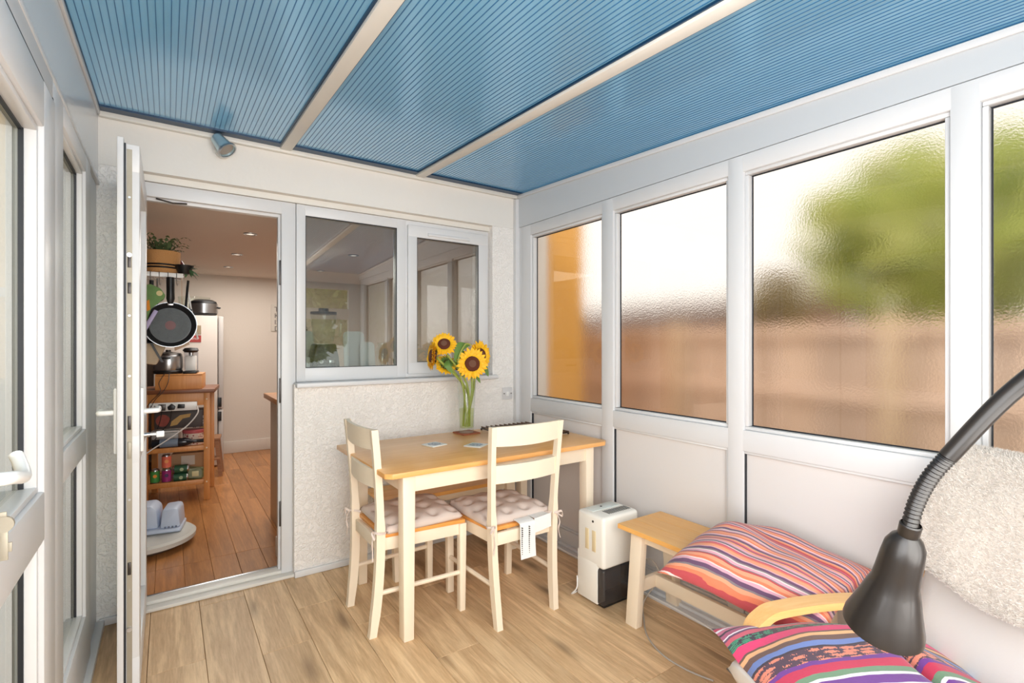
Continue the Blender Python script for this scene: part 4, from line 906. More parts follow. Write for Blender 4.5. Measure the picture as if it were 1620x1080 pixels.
def sunflower(label, head, nrm, R, base, mid, leaf=None):
    """head centre and base/mid in vase coordinates"""
    t = thing('sunflower', label, 'flower', (VX, VY, TZ + .0085), group='sunflowers in the glass vase')
    H = Vector(head); n_ = Vector(nrm).normalized(); q = Vector((0, 0, 1)).rotation_difference(n_).to_matrix()
    B().tube(smoothpts([base, mid, H - n_ * .045 + Vector((0, 0, -.02)), H - n_ * .02], 7), [.0065] * 22, 10).obj('stem', ST, t)
    b = B(); rr = random.Random(label)
    for layer, (cnt, r0, r1, lift) in enumerate(((26, .45, 1.0, .0), (24, .42, .90, .06), (20, .40, .74, .12))):
        for k in range(cnt):
            a = 2 * PI * (k + .5 * layer) / cnt + rr.uniform(-.08, .08); L = R * (r1 + rr.uniform(-.08, .08)); wd = R * .125; cup = R * (lift + rr.uniform(-.06, .10))
            d = Vector((math.cos(a), math.sin(a), 0)); s = Vector((-d.y, d.x, 0))
            pts = []
            for f, ww in ((0, .5), (.35, 1), (.7, .8), (1, .02)):
                rad = R * r0 + (L - R * r0) * f; z = cup * math.sin(f * 2.4)
                pts.append((d * rad + s * wd * ww + Vector((0, 0, z)), d * rad - s * wd * ww + Vector((0, 0, z)), d * rad + Vector((0, 0, z - R * .03))))
            vs = [[b.bm.verts.new(H + q @ p) for p in row] for row in pts]
            for a_, b_ in zip(vs, vs[1:]):
                b.bm.faces.new((a_[0], a_[2], b_[2], b_[0])); b.bm.faces.new((a_[2], a_[1], b_[1], b_[2]))
    b.obj('petals', PT, t, ang=60)
    B().lathe([(0, .012 * R / .1), (R * .2, .016 * R / .1), (R * .42, .012 * R / .1), (R * .5, 0), (R * .45, -.02 * R / .1), (R * .1, -.03 * R / .1), (0, -.03 * R / .1)], 32, center=H, q=q).obj('disc', DB, t)
    B().lathe([(0, .017 * R / .1), (R * .16, .019 * R / .1), (R * .23, .0165 * R / .1)], 24, center=H, q=q).obj('disc_centre', DC, t)
    b = B()
    for k in range(16):
        a = 2 * PI * k / 16; d = Vector((math.cos(a), math.sin(a), 0)); s = Vector((-d.y, d.x, 0))
        vs = [b.bm.verts.new(H + q @ p) for p in (d * R * .2 + Vector((0, 0, -.026)), d * R * .45 + s * R * .1 + Vector((0, 0, -.022)), d * R * .75 + Vector((0, 0, -.014)), d * R * .45 - s * R * .1 + Vector((0, 0, -.022)))]
        b.bm.faces.new(vs)
    b.obj('sepals', LF, t)
    for lf in (leaf or []):
        p0, p1, p2, ww = [Vector(v) if not isinstance(v, float) else v for v in lf]; pts = smoothpts([p0, p1, p2], 6); b = B(); prev = None; dirw = (p2 - p0).cross(Vector((.3, 1, .2))).normalized()
        for i, p in enumerate(pts):
            wv = ww * math.sin(PI * (.08 + .92 * i / (len(pts) - 1))) ** .8; row = (b.bm.verts.new(p + dirw * wv), b.bm.verts.new(p - Vector((0, 0, .004))), b.bm.verts.new(p - dirw * wv))
            if prev: b.bm.faces.new((prev[0], prev[1], row[1], row[0])); b.bm.faces.new((prev[1], prev[2], row[2], row[1]))
            prev = row
        b.obj('leaf', LF, t, ang=80)
sunflower('large sunflower facing the camera at the front right of the bunch', (.0, -.07, .425), (-.35, -.92, .12), .098, (-.012, -.01, .035), (.02, -.03, .25), [((.02, -.02, .36), (.06, 0, .36), (.10, .0, .30), .016)])
sunflower('sunflower at the far right of the bunch, half hidden by the front one', (.100, .0, .475), (.25, -.85, .10), .094, (.0, .012, .035), (.05, .0, .26), [((.08, 0, .42), (.14, .02, .40), (.16, 0, .34), .02)])
sunflower('highest sunflower at the upper left, tilted up', (-.17, -.03, .545), (-.45, -.75, .50), .080, (.015, -.01, .035), (-.01, -.02, .30), [((-.09, -.02, .44), (-.06, -.03, .53), (.01, -.02, .54), .03), ((-.07, 0, .40), (-.04, .03, .48), (.02, .05, .50), .03)])
sunflower('sunflower turned away on the far left of the bunch', (-.245, -.02, .475), (-.95, .15, .10), .085, (.02, .01, .035), (.0, .0, .26), [((-.14, -.02, .45), (-.16, -.05, .42), (-.13, -.06, .37), .018)])
sunflower('low drooping sunflower behind the left stems', (-.12, .045, .42), (.1, .7, -.45), .072, (-.015, .015, .035), (-.01, .02, .27))
t = thing('curled_leaf_stem', 'long green stem with a leaf drooping over at the top of the bunch', 'leaf', (VX, VY, TZ + .0085))
B().tube(smoothpts([(.0, -.02, .035), (-.04, -.03, .27), (-.08, -.04, .44), (-.04, -.05, .54), (.0, -.05, .54)], 8), .005, 8).obj('stem', ST, t)
# coasters
def coaster(label, x, y, rz):
    t = thing('coaster', label, 'coaster', (x, y, TZ), rz, 'patterned coasters on the table')
    B().box(-.05, .05, -.05, .05, .0002, .006, .0015).obj('tile', plain('coaster_white', (226, 226, 220), .35), t)
    mt, nt, pb = new_mat('coaster_print'); tc = N(nt, 'ShaderNodeTexCoord'); vo = N(nt, 'ShaderNodeTexVoronoi', Scale=95.0); nt.links.new(tc.outputs['Object'], vo.inputs['Vector'])
    rp = ramp(nt, [(0, (200, 208, 214)), (.3, (108, 132, 152)), (.62, (210, 214, 214))], 'CONSTANT'); nt.links.new(vo.outputs['Distance'], rp.inputs['Fac']); nt.links.new(rp.outputs[0], pb.inputs['Base Color']); pb.inputs['Roughness'].default_value = .35
    B().lathe([(0, 0), (.04, 0)], 6, center=(0, 0, .0064)).obj('print', mt, t)
coaster('left blue and white patterned coaster on the table', 1.205, 2.505, .25); coaster('right blue and white coaster, nearer the chair back', 1.385, 2.36, .55)
# wire rack
t = thing('wire_trivet', 'dark metal bar trivet at the corner of the table', 'trivet', (1.83, 2.54, TZ))
b = B(); b.cyl((-.17, -.2, .012), (.20, -.2, .012), .005, n=8); b.cyl((-.17, .22, .012), (.20, .22, .012), .005, n=8)
b.cyl((-.17, -.2, .012), (-.17, .22, .012), .004, n=8); b.cyl((.2, -.2, .012), (.2, .22, .012), .004, n=8)
for xx in (-.17, .2):
    for yy in (-.2, .22): b.cyl((xx, yy, 0.0005), (xx, yy, .012), .006, n=8)
b.obj('frame', M['darksteel'], t)
for k in range(11): B().cyl((-.16 + k * .035, -.215, .0185), (-.16 + k * .035, .235, .0185), .0045, n=8).obj('bar', M['trivet'], t)

# ------------------------------------------------------------ chairs
def pad_mesh(wd, dp_, th, nt_=4, seed=1):
    b = B(); n = 36; rr = random.Random(seed); tufts = [((i + .5) / nt_ * wd - wd / 2, (j + .5) / nt_ * dp_ - dp_ / 2) for i in range(nt_) for j in range(nt_)]
    def H(x, y):
        e = max(0, 1 - (abs(2 * x / wd)) ** 6) * max(0, 1 - (abs(2 * y / dp_)) ** 6); h = th * e ** .35
        for tx, ty in tufts: h -= th * .42 * math.exp(-((x - tx) ** 2 + (y - ty) ** 2) / (2 * .015 ** 2))
        h += .006 * noise.noise(Vector((x * 14, y * 14, seed))); return max(h, .012 if e > 0 else 0)
    top, bot = [], []
    for i in range(n + 1):
        rt, rb = [], []
        for j in range(n + 1):
            u = -1 + 2 * i / n; v = -1 + 2 * j / n; k = (1 - .03 * (u * u) * (v * v))
            x = u * wd / 2 * k; y = v * dp_ / 2 * k
            edge = i in (0, n) or j in (0, n)
            if edge: vv = b.bm.verts.new((x, y, .014)); rt.append(vv); rb.append(vv)
            else: rt.append(b.bm.verts.new((x, y, H(x * .985, y * .985)))); rb.append(b.bm.verts.new((x, y, .001)))
        top.append(rt); bot.append(rb)
    for i in range(n):
        for j in range(n):
            b.bm.faces.new((top[i][j], top[i + 1][j], top[i + 1][j + 1], top[i][j + 1]))
            f = [bot[i][j], bot[i][j + 1], bot[i + 1][j + 1], bot[i + 1][j]]
            if len(set(f)) == 4 and set(f) != {top[i][j], top[i][j + 1], top[i + 1][j], top[i + 1][j + 1]}: b.bm.faces.new(f)
    return b.mesh('pad', M['pad'], True, 80)
def tie(name, pts, parent, mat=None): return B().ribbon(smoothpts(pts, 5), (0, .5, 1), .010, .003).obj(name, mat or M['pad'], parent)
def dining_chair(label, loc, rz):
    t = thing('dining_chair', label, 'chair', loc, rz, 'cream dining chairs with tie-on pads at the table')
    for sx in (-1, 1):
        # back post: a sabre-curved profile in YZ, splaying outwards towards the top
        prof = [(-.030, 0), (-.012, .15), (-.002, .30), (.0, .44), (-.005, .60), (-.020, .80), (-.034, .935)]
        b = B(); rings = []
        for i, (y, z) in enumerate(smoothpts([(p[0], p[1], 0) for p in prof], 3) and [(v.x, v.y) for v in smoothpts([(p[0], p[1], 0) for p in prof], 3)]):
            xc = sx * (.165 + .034 * (z / .935)); wd = .0155; dpt = .020 if z > .05 else .017
            if z > .5: dpt = .017 - .004 * (z - .5); wd = .0125
            rings.append([b.bm.verts.new((xc + a * wd, y + c * dpt, z)) for a, c in ((-1, -1), (1, -1), (1, 1), (-1, 1))])
        for a_, b_ in zip(rings, rings[1:]):
            for k in range(4): l = (k + 1) % 4; b.bm.faces.new((a_[k], a_[l], b_[l], b_[k]))
        b.bm.faces.new(list(reversed(rings[0]))); b.bm.faces.new(rings[-1]); b.obj('back_leg', M['cream'], t)
        b = B(); b.box(sx * .19 - .018, sx * .19 + .018, .395, .431, 0, .432, .002)
        for v in b.bm.verts:
            if v.co.z < .1: v.co.x -= sx * .004; v.co.y += -.004 if v.co.y > .42 else .003
        b.obj('front_leg', M['cream'], t)
        b = B(); b.tube([(sx * .172, .0, .19), (sx * .19, .41, .19)], .011, 8); b.obj('stretcher', M['cream'], t)
        b = B(); b.prism([(sx * .165, .01), (sx * .19 , .40), (sx * .19 - sx * .018, .40), (sx * .165 - sx * .018, .01)], 'Z', .375, .432, .001); b.obj('side_rail', M['cream'], t)
    B().box(-.172, .172, .405, .423, .375, .432, .002).obj('front_rail', M['cream'], t); B().box(-.155, .155, -.006, .014, .375, .432, .002).obj('rear_rail', M['cream'], t)
    b = B(); b.prism([(-.17, .018), (.17, .018), (.205, .425), (-.205, .425)], 'Z', .433, .451, .003); b.obj('seat', M['seatwood'], t)
    for z0, z1, yb, hx in ((.845, .935, -.028, .188), (.668, .752, -.012, .180)):
        b = B(); n = 14; rows = []
        for i in range(n + 1):
            u = -1 + 2 * i / n; x = u * hx; y = yb - .022 * (1 - u * u); th = .009
            z0_ = z0 - (.006 * (1 - u * u) if z1 > .9 else 0)
            rows.append([b.bm.verts.new((x, y - th, z0_)), b.bm.verts.new((x, y + th, z0_)), b.bm.verts.new((x, y + th - .006 * (z1 > .9), z1)), b.bm.verts.new((x, y - th - .006 * (z1 > .9), z1))])
        for a_, b_ in zip(rows, rows[1:]):
            for k in range(4): l = (k + 1) % 4; b.bm.faces.new((a_[k], a_[l], b_[l], b_[k]))
        b.bm.faces.new(list(reversed(rows[0]))); b.bm.faces.new(rows[-1]); b.obj('back_slat', M['cream'], t)
    return t
CA = dining_chair('cream wooden dining chair at the left short end of the table', (.785, 2.372, 0), -PI / 2)
CB = dining_chair('cream wooden dining chair at the near long side of the table', (1.42, 1.965, 0), 0)
pm = pad_mesh(.40, .40, .055)
for ch, lab in ((CA, 'tufted pinkish-grey pad tied on the left-hand chair'), (CB, 'tufted pinkish-grey pad tied on the near-side chair')):
    p = thing('seat_pad', lab, 'cushion', (0, 0, 0), 0, 'tufted seat pads on the dining chairs')
    R = Matrix.Translation(ch.location) @ Matrix.Rotation(ch.rotation_euler.z, 4, 'Z') @ Matrix.Translation((0, .222, .4515)); p.location = R.to_translation(); p.rotation_euler = (0, 0, ch.rotation_euler.z)
    link('pad', pm, p)
    tb = B()
    for i in range(4):
        for j in range(4): tb.lathe([(0, .001), (.006, 0), (0, -.001)], 8, center=((i - 1.5) * .1, (j - 1.5) * .1, .029))
    tb.obj('tuft_stitch', M['lace'], p)
    for sx in (-1, 1):
        x = sx * .182; y = -.222
        tie('tie', [(sx * .15, y + .02, .015), (x - sx * .02, y + .0, .02), (x, y - .026, .022), (x + sx * .026, y - .01, .02), (x + sx * .02, y + .02, .015)], p)
        tie('tie_bow', [(x, y - .028, .02), (x + sx * .02, y - .045, .03), (x + sx * .03, y - .035, .0), (x + sx * .004, y - .03, .018)], p)
        tie('tie_end', [(x, y - .028, .02), (x + sx * .012, y - .04, -.02), (x + sx * .006, y - .036, -.06), (x + sx * .016, y - .038, -.10)], p)
# white cloths hanging at the back of the near chair
t = thing('embroidered_cloth', 'white embroidered strip hanging off the near chair pad', 'cloth', (1.415, 1.930, .470))
b = B(); b.ribbon(smoothpts([(0, .05, .0), (0, .008, -.004), (0, -.004, -.02), (0, -.006, -.10), (0, -.012, -.172)], 6), (1, 0, 0), .088, .003); b.obj('strip', M['lace'], t)
for xx in (-.036, .006):
    b = B()
    for k in range(14): b.box(xx - .002, xx + .002, -.0115 - (.003 if k > 8 else 0), -.006, -.150 + k * .0095, -.146 + k * .0095)
    b.obj('stitch_holes', M['darksteel'], t, kind='stuff')
t = thing('white_cloth_flap', 'plain white cloth flap beside the embroidered strip on the chair', 'cloth', (1.50, 1.937, .475))
b = B(); b.prism([(-.038, -.075), (.064, -.062), (.064, .005), (-.038, -.004)], 'Y', -.004, -.0015); b.box(-.036, .062, -.003, .06, -.005, -.0035); b.obj('flap', M['lace'], t)

# ------------------------------------------------------------ benches
def bench(label, loc, rz, L=.90):
    t = thing('bench', label, 'bench', loc, rz, 'cream benches with oiled wooden seats')
    H = .45
    # seat made of three glued boards
    for k in range(3): B().box(-.158 + k * .1055, -.158 + (k + 1) * .1055 - .0004, 0, L, H - .022, H, .0015, 1).obj('seat_board', M['beechY'], t)
    b = B(); b.box(-.105, -.087, .09, L - .09, H - .072, H - .022, .002); b.box(.087, .105, .09, L - .09, H - .072, H - .022, .002); b.box(-.1, .1, .07, .09, H - .072, H - .022, .002); b.box(-.1, .1, L - .09, L - .07, H - .072, H - .022, .002); b.obj('apron', M['cream'], t)
    for yy in (.06, L - .125):
        for sx in (-1, 1):
            b = B(); b.prism([(sx * .108 - .02, H - .022), (sx * .108 + .02, H - .022), (sx * .148 + .02, 0), (sx * .148 - .02, 0)], 'Y', yy, yy + .065, .002); b.obj('leg', M['cream'], t)
        B().box(-.118, .118, yy + .02, yy + .042, .145, .205, .002).obj('cross_rail', M['cream'], t)
    B().box(-.011, .011, .1, L - .105, .145, .205, .002).obj('long_rail', M['cream'], t)
    return t
bench('wooden topped cream bench by the right wall under the striped cushion', (1.945, .80, 0), 0)
bench('bench pushed under the table along the back wall', (1.92, 2.80, 0), PI / 2, .95)

# ------------------------------------------------------------ dehumidifier
t = thing('dehumidifier', 'white dehumidifier with smoked water tank between table and bench', 'dehumidifier', (0, 0, 0))
dx0, dx1, dy0, dy1, dh = 1.766, 2.02, 1.772, 1.965, .455
b = B(); b.box(dx0, dx1, dy0, dy1, .195, dh, .018, 4); b.box(dx0, dx0 + .06, dy0 + .045, dy1 - .002, .012, .25, .004); b.box(dx0 + .02, dx1 - .004, dy0 + .12, dy1 - .004, .012, .25, .004); b.obj('body', plain('dehumidifier_white', (238, 236, 228), .3), t)
b = B(); b.box(dx0 + .004, dx1 - .004, dy0 + .003, dy0 + .125, .014, .193, .012, 3)
sm_, nt_, p_ = new_mat('smoked_tank'); p_.inputs['Base Color'].default_value = lin((58, 54, 54)); p_.inputs['Roughness'].default_value = .15; p_.inputs['Alpha'].default_value = .86
b.obj('water_tank', sm_, t)
B().box(dx0 + .015, dx1 - .015, dy0 + .012, dy1 - .012, .002, .014, .003).obj('foot', M['black'], t)
for k in range(13): B().box(dx0 + .075 + k * .0125, dx0 + .081 + k * .0125, dy0 + .035, dy0 + .085, dh - .0005, dh + .0012, .0).obj('vent_slot', M['black'], t)
b = B(); b.box(dx0 + .03, dx1 - .03, dy0 + .105, dy1 - .02, dh - .001, dh + .002, .001); b.obj('control_panel', plain('panel_grey', (214, 222, 218), .3), t)
B().cyl((dx0 + .12, dy0 + .14, dh), (dx0 + .12, dy0 + .14, dh + .004), .006, n=12).obj('button', M['darksteel'], t)
for yy in (dy0 + .055, dy0 + .105): B().box(dx0 - .0012, dx0 + .001, yy, yy + .026, .27, .375, .0005).obj('sticker', plain('beige_sticker', (226, 208, 168), .6), t)
B().cyl((dx0 - .0014, dy0 + .075, .42), (dx0 + .001, dy0 + .075, .42), .006, n=12).obj('sensor', M['darksteel'], t)
cable('power_cable', [(1.93, 1.965, .10), (1.99, 1.99, .03), (1.80, 1.99, .006), (1.745, 1.985, .006), (1.75, 1.95, .05), (1.77, 1.97, .10)], .0035, M['white'], 'white lead looping out at the left of the dehumidifier')
cable('appliance_lead', [(2.0, 1.74, .20), (1.985, 1.66, .24), (1.97, 1.60, .18), (1.93, 1.66, .05), (1.86, 1.60, .005), (1.77, 1.50, .005), (1.72, 1.38, .005), (1.72, 1.26, .005), (1.75, 1.16, .005)], .0035, plain('grey_cable', (176, 168, 158), .5), 'grey lead curling over the floor from the dehumidifier under the bench')
cable('floor_cable', [(2.045, 2.9, .022), (2.042, 2.2, .022), (2.043, 1.5, .022), (2.03, 1.2, .012), (2.04, .6, .022)], .004, M['white'], 'white cable running along the foot of the right wall')

# ------------------------------------------------------------ cushions
def pillow(wd, dp_, th, mat, name='cover', wrinkle=.006, crease=None, seed=2, drop=None, n=48):
    b = B(); top, bot = [], []
    for i in range(n + 1):
        rt, rb = [], []
        for j in range(n + 1):
            u = -1 + 2 * i / n; v = -1 + 2 * j / n; pin = 1 - .06 * ((1 - u * u) * v * v + (1 - v * v) * u * u)
            x = u * wd / 2 * pin; y = v * dp_ / 2 * pin; e = max(0, (1 - abs(u) ** 3.2)) ** .55 * max(0, (1 - abs(v) ** 3.2)) ** .55
            wz = wrinkle * noise.noise(Vector((x * 9, y * 7, seed))) * 2 + wrinkle * .8 * math.sin(12 * (x + y * .7) + 3 * noise.noise(Vector((x * 5, y * 5, seed + 3)))) * (1 - e * .5)
            h = th * e; 
            if crease is not None: h -= th * .75 * math.exp(-((v - crease) ** 2) / (2 * .035 ** 2)) * e; h += th * .2 * e * math.cos((v - crease) * 3) 
            dz = drop(u, v) if drop else 0
            edge = i in (0, n) or j in (0, n)
            if edge: q_ = b.bm.verts.new((x, y, dz + wz * .4)); rt.append(q_); rb.append(q_)
            else: rt.append(b.bm.verts.new((x, y, dz + h * .62 + wz * min(1, e * 2)))); rb.append(b.bm.verts.new((x, y, dz - h * .38 + wz * .3)))
        top.append(rt); bot.append(rb)
    for i in range(n):
        for j in range(n):
            b.bm.faces.new((top[i][j], top[i + 1][j], top[i + 1][j + 1], top[i][j + 1])); f = [bot[i][j], bot[i][j + 1], bot[i + 1][j + 1], bot[i + 1][j]]
            if not all(a is c for a, c in zip(f, (top[i][j], top[i][j + 1], top[i + 1][j + 1], top[i + 1][j]))): b.bm.faces.new(f)
    return b.mesh(name, mat, True, 75)
t = thing('striped_cushion', 'large red, orange and purple striped cushion resting on the bench end', 'cushion', (1.80, .985, .505), rot=(math.radians(0), math.radians(-5), math.radians(4)))
link('cover', pillow(.51, .57, .13, M['stripe'], wrinkle=.010, seed=4, drop=lambda u, v: -.02 * max(0, -u) ** 2 - .015 * u * u + .012 * math.sin(3 * v)), t)

# ------------------------------------------------------------ armchair: local +y = forward
AX, AY, AR = 1.585, .415, math.radians(64.5)
AC = thing('bentwood_armchair', 'bentwood armchair with white leather cushion at the right', 'armchair', (AX, AY, 0), AR)
for sx in (-1, 1):
    x = sx * .305
    b = B(); b.ribbon(smoothpts([(x, -.30, .50), (x, .0, .525), (x, .20, .520), (x, .275, .500), (x, .315, .44), (x, .32, .25), (x, .31, .07), (x, .26, .018), (x, .1, .012), (x, -.40, .012)], 8), (1, 0, 0), .058, .022); b.obj('arm_frame', M['birch'], AC)
    b = B(); b.ribbon(smoothpts([(sx * .27, .36, .33), (sx * .27, .1, .27), (sx * .27, -.12, .235), (sx * .27, -.20, .30), (sx * .27, -.28, .60), (sx * .27, -.385, .93)], 8), (1, 0, 0), .030, .020); b.obj('seat_rail', M['birch'], AC)
    b = B(); b.box(x - .02, x + .02, -.22, -.18, .012, .505, .004); b.obj('arm_support', M['birch'], AC)
for (yy, zz) in ((.30, .315), (-.05, .232), (-.28, .60), (-.36, .86)):
    B().box(-.30, .30, yy - .02, yy + .02, zz - .012, zz + .004, .003).obj('cross_rail', M['birch'], AC)
def slab(path, wd, th, mat, name, parent, nx=16, puff=.3):
    """upholstered slab following a YZ path"""
    pts = smoothpts([(0, y, z) for y, z in path], 8); b = B(); rows_t, rows_b = [], []
    m_ = len(pts)
    for i, p in enumerate(pts):
        tt = (pts[min(i + 1, m_ - 1)] - pts[max(i - 1, 0)]).normalized(); nn = Vector((0, -tt.z, tt.y)); 
        if nn.z < 0 and abs(nn.z) > abs(nn.y): nn = -nn
        f = i / (m_ - 1); ef = max(0, 1 - abs(2 * f - 1) ** 14) ** .5
        rt, rb = [], []
        for k in range(nx + 1):
            u = -1 + 2 * k / nx; ex = max(0, 1 - abs(u) ** 8) ** .5; h = th * ex * ef
            edge = k in (0, nx) or i in (0, m_ - 1)
            base_ = Vector((u * wd / 2, p.y, p.z))
            if edge: q_ = b.bm.verts.new(base_); rt.append(q_); rb.append(q_)
            else: rt.append(b.bm.verts.new(base_ + nn * (h * .6 + puff * .02 * (1 - u * u)))); rb.append(b.bm.verts.new(base_ - nn * h * .4))
        rows_t.append(rt); rows_b.append(rb)
    for i in range(m_ - 1):
        for k in range(nx):
            b.bm.faces.new((rows_t[i][k], rows_t[i + 1][k], rows_t[i + 1][k + 1], rows_t[i][k + 1])); f = [rows_b[i][k], rows_b[i][k + 1], rows_b[i + 1][k + 1], rows_b[i + 1][k]]
            b.bm.faces.new(f)
    return b.obj(name, mat, parent, ang=60)
slab([(.41, .375), (.34, .385), (.15, .345), (-.08, .30), (-.13, .30)], .56, .085, M['leather'], 'seat_cushion', AC)
BK_ = [(-.13, .30), (-.19, .40), (-.26, .60), (-.325, .80), (-.365, .94)]
bc = slab(BK_, .56, .10, M['leather'], 'back_cushion', AC)
b = B(); b.tube([(sx_ * .275, -.10, .355) for sx_ in (-1, 1)], .005, 8); b.tube(smoothpts([(.277, -.13, .32), (.277, -.20, .43), (.277, -.28, .64), (.277, -.40, .98)], 5), .004, 8); b.tube(smoothpts([(-.277, -.13, .32), (-.277, -.20, .43), (-.277, -.28, .64), (-.277, -.40, .98)], 5), .004, 8); b.obj('piping', M['leather'], bc)
# sheepskin over the upper back
SK = thing('sheepskin', 'cream sheepskin throw draped over the armchair back', 'sheepskin', (AX, AY, 0), AR)
def outline(f): return .27 + .03 * math.sin(f * 5 + 1) - .07 * max(0, f - .75) * 4 * 0 - .12 * max(0, .12 - abs(f - .0)) / .12
path = smoothpts([(0, y, z) for y, z in ((-.395, .80), (-.42, .91), (-.405, .975), (-.35, .98), (-.295, .90), (-.245, .80), (-.205, .70), (-.18, .64))], 6)
b = B(); rows = []
m_ = len(path); fur_pts = []
for i, p in enumerate(path):
    tt = (path[min(i + 1, m_ - 1)] - path[max(i - 1, 0)]).normalized(); nn = Vector((0, -tt.z, tt.y)); nn = -nn if nn.dot(p - Vector((0, -.34, .82))) < 0 else nn
    f = i / (m_ - 1); row = []
    hw_ = .285 + .02 * math.sin(f * 9)
    if f > .80: hw_ *= 1 - ((f - .80) / .20) ** 2 * .35
    for k in range(25):
        u = -1 + 2 * k / 24; off = .018 + .006 * noise.noise(Vector((u * 3, f * 5, 1))); x = u * hw_
        if abs(u) > .9: off -= .012 * (abs(u) - .9) * 10
        sag = .035 * math.cos(u * 2.4) * max(0, f - .7) * 2
        pp = Vector((x, p.y + sag * .3, p.z - sag)) + nn * off; row.append(b.bm.verts.new(pp)); fur_pts.append((pp.copy(), nn.copy(), tt.copy()))
    rows.append(row)
for a_, b_ in zip(rows, rows[1:]):
    for k in range(24): b.bm.faces.new((a_[k], a_[k + 1], b_[k + 1], b_[k]))
b.obj('hide', M['fleece'], SK, ang=80)
verts, faces = [], []
fr = random.Random(5)
for i in range(m_ - 1):
    for k in range(24):
        for _ in range(48):
            a_, c_ = fr.random(), fr.random()
            P0 = fur_pts[i * 25 + k][0]; P1 = fur_pts[i * 25 + k + 1][0]; P2 = fur_pts[(i + 1) * 25 + k][0]; nn = fur_pts[i * 25 + k][1]
            base_ = P0 + (P1 - P0) * a_ + (P2 - P0) * c_; d = (nn + Vector([fr.uniform(-.9, .9) for _ in range(3)])).normalized(); L = fr.uniform(.006, .012)
            s = d.cross(Vector([fr.uniform(-1, 1) for _ in range(3)])).normalized() * .0009
            n0 = len(verts); verts += [base_ - s, base_ + s, base_ + d * L]; faces.append((n0, n0 + 1, n0 + 2))
me = bpy.data.meshes.new('wool'); me.from_pydata(verts, [], faces); me.materials.append(M['fur']); link('wool', me, SK, kind='stuff')
# ethnic woven cushion on the seat
ec = Matrix.Translation((AX, AY, 0)) @ Matrix.Rotation(AR, 4, 'Z')
t = thing('woven_cushion', 'pink, purple and black woven-pattern cushion on the armchair seat', 'cushion', ec @ Vector((-.01, .13, .425)), rot=(math.radians(7), 0, AR - math.radians(9)))
link('cover', pillow(.66, .66, .15, M['ethnic'], wrinkle=.006, crease=-.16, seed=5, drop=lambda u, v: -.025 * max(0, v) ** 3), t)

# ------------------------------------------------------------ gooseneck floor lamp
def rayp(u, v, fw):
    th = math.radians(34.518); r = (u - 810) / 791 * fw; return Vector((r * math.cos(th) + fw * math.sin(th), fw * math.cos(th) - r * math.sin(th), 1.32 - (v - 542.5) / 791 * fw))
P_end = rayp(1436, 848, .74); P_g = rayp(1500, 722, .69); P_a = rayp(1700, 548, .60)
PX, PY = P_a.x + .03, P_a.y - .015
t = thing('gooseneck_lamp', 'black gooseneck floor lamp with bell shade in the foreground', 'lamp', (PX, PY, 0))
L0 = Vector((PX, PY, 0))
B().lathe([(0, 0), (.125, 0), (.128, .012), (.11, .02), (.02, .026), (0, .026)], 40).obj('base', M['lampblack'], t)
B().cyl((0, 0, .024), (0, 0, P_a.z + .03), .009, n=16).obj('pole', M['lampblack'], t)
B().cyl((0, 0, P_a.z - .03), (0, 0, P_a.z + .04), .018, n=20).obj('collar', M['lampblack'], t)
mid_ = (P_a + P_g) / 2 + Vector((0, 0, .012))
B().tube([p - L0 for p in smoothpts([Vector((PX, PY, P_a.z)), P_a, mid_, P_g], 6)], .0112, 16).obj('arm_tube', M['lampblack'], t)
gn = smoothpts([P_g, rayp(1470, 757, .71), rayp(1448, 800, .73), P_end], 24); rs = [.0102 + .0011 * math.sin(i * PI / 1.5) for i in range(len(gn))]
B().tube([p - L0 for p in gn], rs, 16).obj('gooseneck', M['lampblack'], t)
S_end = rayp(1396, 990, .79); ax = (S_end - P_end).normalized(); q = Vector((0, 0, -1)).rotation_difference(ax).to_matrix(); Ls = (S_end - P_end).length
k_ = Ls / .165
prof = [(0, .006), (.012, .004), (.020, -.004), (.0255, -.016), (.0275, -.035), (.0290, -.06), (.0305, -.079), (.0345, -.092), (.043, -.124), (.0525, -.155), (.0535, -.165), (.0515, -.165)]
inner = [(r - .0015, z) for r, z in reversed(prof[4:-1])] + [(0, -.03)]
B().lathe([(r, z * k_) for r, z in prof], 48, center=P_end - L0, q=q).obj('shade', M['lampblack'], t)
B().lathe([(r, z * k_ + .0004) for r, z in inner], 48, center=P_end - L0, q=q).obj('shade_lining', M['lampinner'], t)
B().lathe([(.0125, .022), (.014, .02), (.0135, 0), (.0125, -.002)], 24, center=P_end - L0, q=q).obj('shade_collar', M['lampblack'], t)
B().lathe([(0, -.12 * k_), (.018, -.113 * k_), (.024, -.098 * k_), (.018, -.082 * k_), (.012, -.06 * k_), (0, -.05 * k_)], 24, center=P_end - L0, q=q).obj('bulb', M['white'], t)

# ------------------------------------------------------------ outside
g = struct('ground'); B().box(-14, 30, -14, 14, -.3, -.13).obj('paving', plain('garden_paving', (176, 160, 140), .9, var=.12, bscale=4), g, smooth=False)
yw = plain('yellow_render', (236, 178, 92), .9, bump=.6, bscale=60)
hs = thing('yellow_house', 'yellow rendered house wall beyond the frosted window at the corner', 'building', (0, 0, 0))
B().box(2.42, 2.78, 3.02, 6.9, -.13, 3.4).obj('rendered_wall', yw, hs, smooth=False)
hw2 = thing('rendered_house', 'pale yellow roughcast house wall outside the left glazing', 'building', (0, 0, 0))
B().box(-4.5, XL - .07, YB + .02, 3.4, -.13, 3.6).obj('rendered_wall', plain('cream_yellow_render', (240, 214, 168), .9, bump=1.0, bscale=60), hw2, smooth=False)
B().box(-4.5, XL - .072, YB + .0, YB + .03, 1.52, 1.56).obj('wall_band', M['pvc'], hw2)
